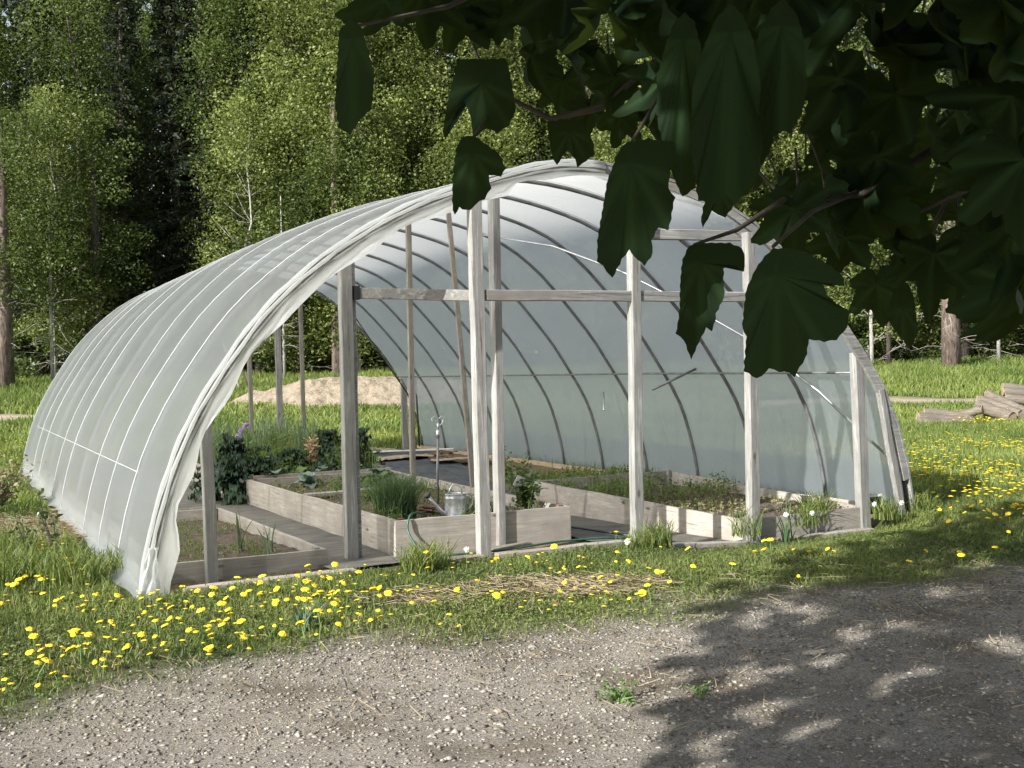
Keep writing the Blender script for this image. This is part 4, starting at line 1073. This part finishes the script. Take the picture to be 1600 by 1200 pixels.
# ------------------------------------------------------------------ forest
def crown_mesh(name, C, Rr, npc, size, mat, flat=.15, squash=.8, aspect=.6, tintbase=None, normal=None):
    Ps, Ts = [], []
    for c, r in zip(C, Rr):
        k = int(npc*(r/np.mean(Rr))**2)
        g = npr.normal(size=(k, 3)); g /= np.linalg.norm(g, axis=1)[:, None]; g *= (npr.rand(k)**.33*(1+.35*npr.rand(k)**3))[:, None]*r; g[:, 2] *= squash
        Ps.append(np.array(c)+g); Ts.append(np.clip(npr.rand()*.75+npr.rand(k)*.3, 0, 1))
    P = np.concatenate(Ps); T = np.concatenate(Ts)
    return P, T
def decid(name, label, h, rad, nclump, npc, size, mat, barkm, base=.12, trunk=.16, seed=0):
    q = random.Random(seed)
    t = thing(name, label, 'tree', xy=(0, 0), z=0)
    mb = MB(); tp = [np.array((0, 0, -.3))]
    for i in range(10): tp.append(np.array((q.uniform(-.12, .12)*i*.5, q.uniform(-.12, .12)*i*.5, h*(i+1)/10.5)))
    tr = [trunk*(1-i/11.5) for i in range(11)]; mb.tube(tp, tr, 9)
    C, Rr = [], []
    for k in range(nclump):
        f = base+(1-base)*(k+q.random())/nclump; z = h*f
        env = rad*(math.sin(math.pi*min(1, (f-base)/(1-base)*.85+.16))**.6)
        a = q.uniform(0, 6.28); r_ = env*math.sqrt(q.uniform(.1, 1)); c = np.array((r_*math.cos(a), r_*math.sin(a), z))
        i = min(9, int(f*10)); s0 = tp[i]
        mb.tube([s0, (s0+c)/2+np.array([0, 0, -.1]), c], [tr[i]*.35, tr[i]*.22, .012], 5)
        C.append(c); Rr.append(q.uniform(.6, 1.5)*rad/2.6)
    mb.build('trunk', M[barkm], t, True)
    P, T = crown_mesh(name, C, Rr, npc, size, mat)
    V, FF, TT = leafquads(P, size*(.45+1.0*npr.rand(len(P))), .1, .7, T)
    np_mesh('crown', V, FF, M[mat], t, tint=TT); return t
def conifer(name, label, h, rad, lv, mat, barkm, trunk=.2, base=.06, seed=0, dens=26, bare=0):
    q = random.Random(seed); t = thing(name, label, 'tree', xy=(0, 0), z=0)
    mb = MB(); mb.tube([(0, 0, -.3), (.05, 0, h*.4), (0, .05, h*.75), (0, 0, h)], [trunk, trunk*.75, trunk*.4, .02], 9)
    P, D = [], []
    for k in range(lv):
        f = base+(1-base)*k/lv; z = h*f; ll = rad*(1-f*.78)*q.uniform(.75, 1.1)
        for b_ in range(6):
            a = q.uniform(0, 6.28); l2 = ll*q.uniform(.6, 1.1); dr = q.uniform(.15, .4)
            e = np.array((math.cos(a)*l2, math.sin(a)*l2, z-l2*dr)); s0 = np.array((0, 0, z))
            mb.tube([s0, (s0+e)/2+np.array([0, 0, .06*l2]), e], [.03*(1-f)+.01, .015, .006], 4)
            if f < bare: continue
            for m_ in range(dens):
                g = q.uniform(.18, 1); c = s0*(1-g)+e*g+np.array([0, 0, .12*l2*g*(1-g)]); sw = (.22+.1*l2)*(1.15-g)
                P.append(c+np.array([q.gauss(0, sw), q.gauss(0, sw), q.gauss(-.05, .10)])); D.append(k % 3*.25+q.random()*.4)
    mb.build('trunk', M[barkm], t, True)
    P = np.array(P); V, FF, TT = leafquads(P, .17+.16*npr.rand(len(P)), .1, .42, np.clip(np.array(D), 0, 1))
    np_mesh('crown', V, FF, M[mat], t, tint=TT); return t
def move(t, x, y, s_=1, rz=0, sz=None):
    t.location = (x, y, float(terrain(x, y))-.05); t.rotation_euler = (0, 0, rz); t.scale = (s_, s_, sz or s_)
D1 = decid('leafy_tree', '', 20, 2.7, 95, 400, .135, 'leaf_bright', 'bark_dark', .05, .16, 1)
D2 = decid('leafy_tree', '', 19, 2.5, 85, 380, .135, 'leaf_mid', 'bark_dark', .05, .15, 2)
D3 = decid('leafy_tree', '', 15, 2.3, 60, 230, .15, 'leaf_bright', 'bark_pale', .12, .12, 3)
C1 = conifer('conifer_tree', '', 23, 3.0, 54, 'needle', 'bark_dark', .24, .08, 4, 34)
C2 = conifer('conifer_tree', '', 21, 2.4, 50, 'needle', 'bark_dark', .20, .16, 5, 32, .10)
KL = {'D1': ('bright yellow green leafy tree in the forest edge', 'bright leafy trees of the forest edge'),
      'D2': ('mid green leafy tree in the forest', 'mid green leafy trees of the forest'),
      'D3': ('slender pale barked tree with open spring foliage', 'slender pale trees of the forest edge'),
      'C1': ('broad dark conifer standing in the forest', 'broad dark conifers of the forest'),
      'C2': ('narrow dark conifer with bare lower trunk in the forest', 'narrow dark conifers of the forest')}
PR = dict(D1=D1, D2=D2, D3=D3, C1=C1, C2=C2); first = set()
fr_ = random.Random(21)
row1 = [(-27, 'C1'), (-24.6, 'D2'), (-21.6, 'C2'), (-19.6, 'D2'), (-17.4, 'C1'), (-15.4, 'C2'), (-14.2, 'C1'), (-12.0, 'D2'), (-11.6, 'C2'), (-9.6, 'D1'), (-7.4, 'D1'), (-5.2, 'D1'), (-3.4, 'D2'), (-1.2, 'D1'), (1.4, 'D2'), (3.8, 'D1'), (6.4, 'D2'), (8.8, 'D1'), (11.2, 'C2'), (13.2, 'D1'), (15.6, 'D2'), (18.2, 'D1'), (20.4, 'C2'), (22.8, 'D1'), (25.4, 'D2'), (28, 'C1')]
for ri, (y0, lst) in enumerate([(49.5, row1)]):
    pass
plan = [(x, 49.5+fr_.uniform(-1.2, 1.2), k) for x, k in row1]
plan += [(x+fr_.uniform(-1, 1), 54.5+fr_.uniform(-1.5, 1.5), fr_.choice(['D2', 'C1', 'C1', 'C2', 'D1'])) for x in np.arange(-30, 31, 3.1)]
plan += [(x+fr_.uniform(-1, 1), 60.5+fr_.uniform(-1.5, 1.5), fr_.choice(['D2', 'C1', 'C1', 'C2'])) for x in np.arange(-34, 35, 3.6)]
plan += [(x+fr_.uniform(-1, 1), 47.0+fr_.uniform(-.6, .6), 'D3') for x in (-19, -10.5, -6.5, 4.5, 16.5)]
ORD = ['first', 'second', 'third', 'fourth', 'fifth', 'sixth', 'seventh', 'eighth', 'ninth', 'tenth', 'eleventh', 'twelfth', 'thirteenth', 'fourteenth', 'fifteenth', 'sixteenth', 'seventeenth', 'eighteenth', 'nineteenth', 'twentieth', 'twenty first', 'twenty second', 'twenty third', 'twenty fourth', 'twenty fifth', 'twenty sixth']
for i_, (x, y, k) in enumerate(plan):
    if k not in first: t = PR[k]; first.add(k)
    else: t = copy_tree(PR[k])
    s_ = fr_.uniform(.88, 1.12)
    if k == 'D3': s_ *= .8
    move(t, x, y, s_, fr_.uniform(0, 6.28)); t['label'] = KL[k][0]; t['group'] = KL[k][1]
    if i_ < len(row1): t['label'] = KL[k][0].split(' in the forest')[0].split(' standing in')[0]+', '+ORD[i_]+' from the left in the front row'; t['group'] = 'trees in the front row of the forest'
    elif k == 'D3': t['label'] = KL[k][0]+', '+ORD[i_-len(plan)+5]+' such tree from the left'
# understorey bushes
def bushmesh():
    C = [(fr_.uniform(-1.1, 1.1), fr_.uniform(-.7, .7), fr_.uniform(.3, 2.1)) for _ in range(14)]
    return C
B1 = thing('bush', '', 'bush', xy=(0, 0), z=0)
mb = MB()
Cb = bushmesh()
for c in Cb: mb.tube([(0, 0, -.1), (c[0]*.4, c[1]*.4, c[2]*.6), c], [.03, .02, .008], 5)
mb.build('stems', M['bark_dark'], B1)
P, T = crown_mesh('b', Cb, [fr_.uniform(.4, .75) for _ in Cb], 260, .12, 'leaf_mid')
V, FF, TT = leafquads(P, .13*(.6+.7*npr.rand(len(P))), .1, .7, T); np_mesh('foliage', V, FF, M['leaf_mid'], B1, tint=TT)
fb = True
for i_, x in enumerate(np.arange(-27, 28, 2.3)):
    t = B1 if fb else copy_tree(B1); fb = False
    move(t, x+fr_.uniform(-.7, .7), 48.6+fr_.uniform(-.6, 1.2), fr_.uniform(.7, 1.25), fr_.uniform(0, 6.28))
    t['label'] = 'low dark green bush at the foot of the forest, '+ORD[i_]+' bush from the left'; t['group'] = 'bushes along the forest foot'
# far woods as one mass behind
n = 60000
P = np.stack([npr.rand(n)*110-55, 66+npr.rand(n)*8, npr.rand(n)*30+1.5], 1)
V, FF, TT = leafquads(P, .5+.5*npr.rand(n), 0, .7); tag(np_mesh('far_woods', V, FF, M['needle'], tint=TT*.8), 'dark mass of the deeper woods', 'woods', kind='stuff')
# trunks that show at the forest edge
def bare_trunk(x, y, h, r, barkm, label, twigs=26, tw=1.6, name='bare_trunk_tree', lean=0):
    t = thing(name, label, 'tree', xy=(x, y), z=float(terrain(x, y))-.1)
    mb = MB(); mb.tube([(0, 0, -.2), (lean*.3, 0, h*.3), (lean*.6, .03, h*.6), (lean, 0, h)], [r*1.25, r, r*.8, r*.4], 12); mb.build('trunk', M[barkm], t, True)
    mb = MB()
    for k in range(twigs):
        z = rnd.uniform(.4, min(h, 6)); a = rnd.uniform(0, 6.28); l_ = tw*rnd.uniform(.5, 1.2); P0 = np.array((lean*z/h, 0, z)); pts = [P0]; dd = np.array([math.cos(a), math.sin(a), rnd.uniform(-.2, .4)])
        for q in range(5):
            dd = dd+np.array([rnd.uniform(-.3, .3), rnd.uniform(-.3, .3), rnd.uniform(-.35, .25)]); pts.append(pts[-1]+dd/np.linalg.norm(dd)*l_/5)
        mb.tube(pts, [.012, .010, .008, .007, .005, .003], 4)
        for q in (2, 3, 4):
            e = pts[q]+np.array([rnd.uniform(-.4, .4), rnd.uniform(-.4, .4), rnd.uniform(-.3, .3)]); mb.tube([pts[q], e], [.006, .003], 3)
    if twigs > 3: mb.build('dead_branches', M['twig'], t)
    P, T = crown_mesh('x', [(rnd.uniform(-1.5, 1.5), rnd.uniform(-1, 1), rnd.uniform(min(4, h*.45), h+.6)) for _ in range(34 if h > 2 else 1)], [rnd.uniform(.5, 1.0)*(1 if h > 2 else .3) for _ in range(34 if h > 2 else 1)], 190, .13, 'leaf_mid')
    V, FF, TT = leafquads(P, .15*(.6+.7*npr.rand(len(P))), .1, .6, T); np_mesh('crown', V, FF, M['leaf_mid'], t, tint=TT)
bare_trunk(-20.6, 43.8, 11, .30, 'bark_brown', 'thick scaly brown trunk with dead twigs at the left edge of the picture', 26)
bare_trunk(18.1, 44.3, 11, .33, 'bark_brown', 'thick reddish scaly trunk with dead twigs behind the log pile', 44, 2.0)
bare_trunk(-17.9, 46.6, 10, .26, 'bark_dark', 'dark straight trunk second from the left picture edge', 18)
bare_trunk(-7.4, 46.0, 12, .24, 'bark_brown', 'reddish trunk seen through the back of the greenhouse', 14)
bare_trunk(14.9, 45.0, 1.2, .12, 'bark_pale', 'short pale broken birch stem behind the grassy bank', 3, .5)
bare_trunk(20.6, 45.5, 7, .07, 'bark_pale', 'thin bare pale sapling with long twigs right of the thick reddish trunk', 30, 2.2)
bare_trunk(16.2, 46.2, 8, .09, 'bark_dark', 'thin dark trunk left of the thick reddish trunk', 20, 1.6)
bare_trunk(-9.6, 45.5, 8, .06, 'bark_pale', 'thin pale sapling seen through the back of the greenhouse', 18, 1.5)
bare_trunk(-19.2, 45.0, 8, .07, 'bark_pale', 'thin twiggy sapling right of the left edge trunk', 34, 2.0)
# leaning pale poles behind the house
for k, (x, y) in enumerate([(-10.4, 41.5), (-10.1, 41.6)]):
    t = MB(); t.beam((0, 0, -.1), (-.75, 0, 2.1), .07, .07); o = t.build('leaning_pole', M['bark_pale'] if k == 0 else M['bark_dark']); o.location = (x, y, float(terrain(x, y)))
    tag(o, ['pale leaning pole far behind the greenhouse', 'dark leaning pole beside the pale one'][k], 'pole')

# ------------------------------------------------------------------ the shade tree overhead
ST = thing('shade_tree', 'large broad leaved tree overhanging the right side with drooping dark leaves', 'tree', xy=(4.2, -2.6), z=0)
SO = np.array([4.2, -2.6, 0])
mb = MB()
mb.tube([(0, 0, -.3), (-.1, .1, 1.2), (-.3, .3, 2.6), (-.5, .6, 4.2), (-.6, .8, 6.5)], [.34, .27, .23, .16, .05], 14)
def limb(pts, r0, r1, n=6):
    m_ = len(pts); mb.tube(pts, [r0+(r1-r0)*i/(m_-1) for i in range(m_)], n)
for k in range(16):
    a = R(90)+rnd.uniform(-1.1, 1.9); l_ = rnd.uniform(3, 6.0); z0 = rnd.uniform(2.6, 5.2)
    limb([(-.3, .4, z0), (-.3+math.cos(a)*l_*.5, .4+math.sin(a)*l_*.5, z0+1.2), (-.3+math.cos(a)*l_, .4+math.sin(a)*l_, z0+1.1)], .07, .015)
mb.build('trunk', M['branch'], ST, True)
# overhead crown
temps = [leaf_template(22, 2, .55, .16, s_) for s_ in range(4)]
def crown_leaves(n, seed=5):
    q = np.random.RandomState(seed); P = []
    while len(P) < n:
        c = q.uniform(-1, 1, 3); rr = np.linalg.norm(c)
        if rr > 1 or rr < .35: continue
        p = np.array([.05, -.5, 5.2])+c*np.array([4.9, 4.8, 3.0])
        if vnoise(p[0]*1.0, p[1]*1.0+p[2]*.9, .9) < .30: continue
        dd = p-np.array([0, 0, EYE]); dep = dd[1]
        if p[2] < 1.9 + max(0, -p[1])*0: continue
        if dep > .2 and (p[2]-EYE)/dep < .52: continue      # the underside of the crown rises away from here
        if np.linalg.norm(dd) < 1.0: continue
        P.append(p)
    return np.array(P)
def leaf_cloud(P, size, parent, off, name='crown', seed=1):
    q = np.random.RandomState(seed); Vs, Fs, Ts = [], [], []; c = 0
    for p in P:
        LVt, LFt = temps[q.randint(4)]; s_ = size*q.uniform(.7, 1.25)
        rot = Matrix.Rotation(q.uniform(0, 6.28), 3, 'Z') @ Matrix.Rotation(R(q.uniform(15, 85)), 3, 'Y')
        V = LVt @ np.array(rot).T*s_+p-off
        Vs.append(V); Fs += [[i+c for i in f] for f in LFt]; Ts += [q.rand()]*len(V); c += len(V)
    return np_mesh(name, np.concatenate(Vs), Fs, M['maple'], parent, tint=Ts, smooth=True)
leaf_cloud(crown_leaves(7000), .16, ST, SO)
# leaves that hang into view: traced silhouettes become folded, drooping blades at their own distance
def blade(outline, dist, centre, fold=.05, seed=0, tintv=.5, bend=.22):
    q = random.Random(seed); pts = []
    m_ = len(outline)
    for i in range(m_):
        a, b_ = outline[i], outline[(i+1) % m_]; ln = math.hypot(a[0]-b_[0], a[1]-b_[1]); k = max(1, int(ln/7))
        for j in range(k):
            t = j/k; jx = q.uniform(.5, 1.7) if (len(pts) % 2) else -.4
            nx_, ny_ = (b_[1]-a[1])/max(ln, 1), -(b_[0]-a[0])/max(ln, 1)
            pts.append((a[0]+(b_[0]-a[0])*t+nx_*jx, a[1]+(b_[1]-a[1])*t+ny_*jx))
    m_ = len(pts); cen = ray_at(*centre, dist); rings = 6; V = [cen-SO]
    ph = q.uniform(0, 6)
    for k in range(1, rings+1):
        f = k/rings
        for i, p in enumerate(pts):
            w3 = ray_at(p[0], p[1], dist); e = w3-cen; rr = np.linalg.norm(e)*f
            ang = math.atan2(e[2], e @ CX)
            dep = -CZ*(fold*rr*math.cos(4*ang+ph)+bend*rr*.6*math.sin(ang*1.0+ph)+.05*(float(fbm(w3[0]*1.0, w3[2]*1.0, .05))-.5)*rr*3)
            V.append(cen+e*f+dep-SO)
    F = [(0, 1+i, 1+(i+1) % m_) for i in range(m_)]
    for k in range(rings-1):
        b0 = 1+k*m_; F += [(b0+i, b0+m_+i, b0+m_+(i+1) % m_, b0+(i+1) % m_) for i in range(m_)]
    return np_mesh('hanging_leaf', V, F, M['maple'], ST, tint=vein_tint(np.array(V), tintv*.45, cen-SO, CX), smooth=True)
LA = [(722, 215), (742, 213), (780, 240), (790, 260), (783, 273), (763, 273), (767, 293), (757, 310), (743, 317), (735, 328), (723, 326), (718, 323), (710, 335), (707, 320), (707, 287), (710, 257), (715, 227)]
LB = [(970, 230), (980, 223), (1013, 218), (1053, 223), (1058, 253), (1047, 267), (1045, 293), (1055, 307), (1050, 340), (1047, 357), (1030, 353), (1020, 373), (1022, 393), (1010, 413), (993, 400), (985, 388), (973, 403), (958, 433), (950, 423), (943, 413), (935, 407), (935, 373), (943, 323), (950, 280), (962, 247)]
LC = [(1077, 384), (1105, 379), (1140, 380), (1160, 388), (1164, 405), (1162, 425), (1150, 416), (1140, 414), (1130, 420), (1129, 435), (1130, 465), (1117, 490), (1112, 517), (1102, 512), (1090, 535), (1079, 562), (1072, 547), (1067, 532), (1054, 522), (1060, 490), (1062, 440), (1067, 405)]
LD = [(1195, 400), (1180, 420), (1167, 452), (1162, 512), (1169, 525), (1165, 580), (1185, 592), (1200, 582), (1204, 575), (1220, 581), (1237, 582), (1247, 590), (1249, 581), (1262, 560), (1267, 530), (1290, 534), (1310, 531), (1325, 512), (1327, 487), (1305, 475), (1292, 460), (1285, 447), (1317, 447), (1315, 432), (1290, 412), (1260, 395), (1230, 388), (1207, 388)]
LE = [(530, 48), (548, 30), (566, 44), (583, 110), (582, 145), (578, 168), (560, 185), (547, 208), (536, 203), (528, 196), (522, 160)]
LG2 = [(1102, 70), (1118, 30), (1140, 8), (1160, 25), (1176, 65), (1190, 130), (1188, 180), (1196, 225), (1190, 265), (1165, 300), (1150, 320), (1135, 300), (1122, 318), (1093, 312), (1088, 280), (1080, 215), (1085, 130)]
LM = [(1186, 50), (1204, 15), (1222, 0), (1244, 22), (1258, 65), (1264, 130), (1256, 175), (1238, 205), (1215, 200), (1205, 235), (1192, 262), (1180, 200), (1176, 130)]
LN = [(1040, 70), (1052, 38), (1068, 22), (1084, 35), (1096, 75), (1100, 150), (1092, 230), (1090, 290), (1068, 305), (1060, 285), (1045, 250), (1030, 190), (1028, 120)]
LG3 = [(1140, 60), (1262, 60), (1262, 130), (1255, 175), (1235, 205), (1200, 200), (1195, 240), (1190, 265), (1165, 300), (1150, 320), (1135, 300), (1120, 320), (1093, 312), (1085, 300), (1068, 305), (1060, 280), (1062, 215), (1085, 130)]
LH = [(855, 190), (905, 185), (925, 215), (930, 240), (916, 250), (903, 262), (898, 245), (885, 235), (870, 258), (862, 240), (857, 215)]
LI = [(715, 95), (790, 90), (800, 130), (806, 170), (795, 195), (778, 207), (760, 200), (740, 215), (735, 180), (722, 150), (710, 180), (695, 218), (692, 205), (703, 150)]
LJ = [(1113, 275), (1135, 272), (1148, 290), (1147, 320), (1135, 338), (1122, 335), (1112, 328), (1100, 355), (1096, 345), (1103, 310)]
LK = [(1395, 455), (1420, 440), (1430, 470), (1432, 520), (1420, 545), (1400, 520), (1385, 500)]
for k, (ol, dd, ce, ti) in enumerate([(LA, 1.75, (738, 240), .5), (LB, 1.3, (985, 255), .6), (LC, 1.4, (1095, 410), .3), (LD, 1.2, (1215, 430), 1.0), (LE, 1.2, (552, 60), .8), (LG2, 1.25, (1141, 50), .9), (LM, 1.3, (1222, 40), .8), (LN, 1.35, (1068, 60), .6), (LH, 1.9, (890, 205), .2), (LI, 1.8, (752, 130), .25), (LJ, 2.0, (1125, 300), .2), (LK, 1.7, (1410, 480), .3)]):
    blade(ol, dd, ce, seed=k, tintv=ti)
# the mass of generic drooping leaves at the upper right
hang = [(600, 30, 1.8, 120), (660, 20, 1.9, 130), (720, 40, 2.0, 120), (780, 60, 2.0, 110), (830, 110, 2.1, 100), (860, 80, 2.0, 130), (900, 120, 2.0, 120), (940, 60, 1.7, 160), (960, 150, 1.9, 110), (1000, 90, 1.6, 170), (1030, 160, 1.7, 120), (1040, 60, 1.5, 170), (880, 150, 2.2, 90), (820, 60, 2.2, 120), (750, 30, 2.2, 110), (920, 190, 2.1, 75), (840, 30, 1.9, 130), (970, 200, 2.0, 80), (760, 150, 2.1, 80), (1010, 200, 2.0, 100),
        (1100, 60, 1.6, 160), (1300, 60, 1.5, 170), (1280, 130, 1.9, 130), (1310, 160, 1.6, 150), (1330, 230, 1.8, 140), (1270, 240, 1.9, 110), (1380, 90, 1.5, 180), (1400, 190, 1.6, 170), (1370, 280, 1.7, 140), (1430, 130, 1.5, 180), (1470, 70, 1.4, 200), (1500, 180, 1.5, 190), (1460, 250, 1.7, 150), (1540, 110, 1.4, 210), (1580, 200, 1.4, 200), (1560, 300, 1.5, 180), (1590, 390, 1.5, 180), (1530, 260, 1.6, 140), (1500, 390, 1.7, 130), (1450, 340, 1.9, 90), (1400, 340, 1.8, 130), (1350, 350, 1.7, 150), (1290, 340, 1.7, 150), (1240, 360, 1.6, 130), (1220, 320, 1.8, 100), (1320, 400, 1.9, 110), (1460, 430, 1.6, 130), (1580, 480, 1.5, 150), (1570, 60, 1.3, 220), (1240, 60, 1.9, 150), (1190, 40, 1.7, 150), (1530, 350, 1.7, 120), (1600, 300, 1.3, 200), (1260, 300, 2.1, 90), (1390, 400, 2.0, 110), (1180, 285, 2.1, 60), (1620, 120, 1.3, 220), (1640, 260, 1.4, 200), (1660, 400, 1.4, 180), (1330, 20, 1.4, 180), (1440, 10, 1.4, 180), (1130, 10, 1.5, 170), (980, 10, 1.6, 160), (880, 5, 1.7, 150), (1550, 10, 1.3, 200), (1225, 10, 1.4, 180), (1430, 400, 2.0, 100), (1360, 180, 2.1, 130), (1420, 250, 2.2, 120), (1520, 120, 2.0, 160), (1490, 300, 2.3, 90), (1590, 500, 1.6, 140), (1490, 455, 1.9, 100), (1370, 470, 2.0, 100)]
PET = []
hq = random.Random(9); big = [leaf_template(84, 5, .9, .22, s_) for s_ in range(20, 26)]
for k, (px, py, dd, sz) in enumerate(hang):
    LVt, LFt = hq.choice(big); s_ = sz/FOC*dd*.62
    down = Matrix.Rotation(R(90+hq.uniform(-28, 18)), 3, 'Y')
    spin = Matrix.Rotation(hq.uniform(-.5, .5), 3, 'X')
    rot = Matrix.Rotation(R(90)+hq.uniform(-.9, .9), 3, 'Z') @ Matrix.Rotation(hq.uniform(-.35, .35), 3, 'X') @ down @ spin
    V = LVt @ np.array(rot).T*s_+ray_at(px, py-sz*.25, dd)-SO
    PET.append([(px, py-sz*.25, dd), (px+hq.uniform(-12, 12), py-sz*.25-hq.uniform(25, 45), dd+.02), (px+hq.uniform(-40, 40), py-sz*.25-hq.uniform(60, 95), dd+.08)])
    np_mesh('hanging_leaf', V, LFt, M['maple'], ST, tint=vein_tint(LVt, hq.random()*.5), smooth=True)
mb = MB()
def spray(pix, r0, r1):
    pts = [ray_at(a, b_, c)-SO for a, b_, c in pix]; limb(pts, r0, r1)
spray([(1720, -150, 1.9), (1500, -20, 1.9), (1250, 30, 1.9), (1100, 60, 1.9), (1020, 100, 1.9), (940, 168, 1.9), (860, 186, 1.9), (800, 155, 1.9), (765, 120, 1.9)], .012, .003)
spray([(1750, 100, 1.7), (1560, 170, 1.7), (1440, 245, 1.7), (1345, 305, 1.7), (1225, 312, 1.6), (1150, 360, 1.5), (1085, 382, 1.42)], .010, .0022)
spray([(1340, 300, 1.7), (1270, 330, 1.5), (1208, 385, 1.22)], .004, .0022)
spray([(1180, 262, 1.7), (1225, 312, 1.62)], .0025, .002)
spray([(1750, 200, 1.6), (1600, 250, 1.6), (1510, 298, 1.65), (1435, 332, 1.7)], .006, .003)
spray([(1475, 318, 1.65), (1458, 350, 1.65)], .002, .0018)
spray([(1100, 60, 1.9), (1030, 150, 1.5), (985, 225, 1.32)], .003, .002)
spray([(800, 155, 1.9), (760, 185, 1.8), (738, 215, 1.76)], .0025, .002)
spray([(900, -80, 1.9), (700, 10, 1.6), (560, 40, 1.25)], .006, .002)
for p_ in PET: spray(p_, .0016, .0022)
mb.build('branch', M['branch'], ST, True)
for o in bpy.data.objects:
    if '_uvz' in o: del o['_uvz']
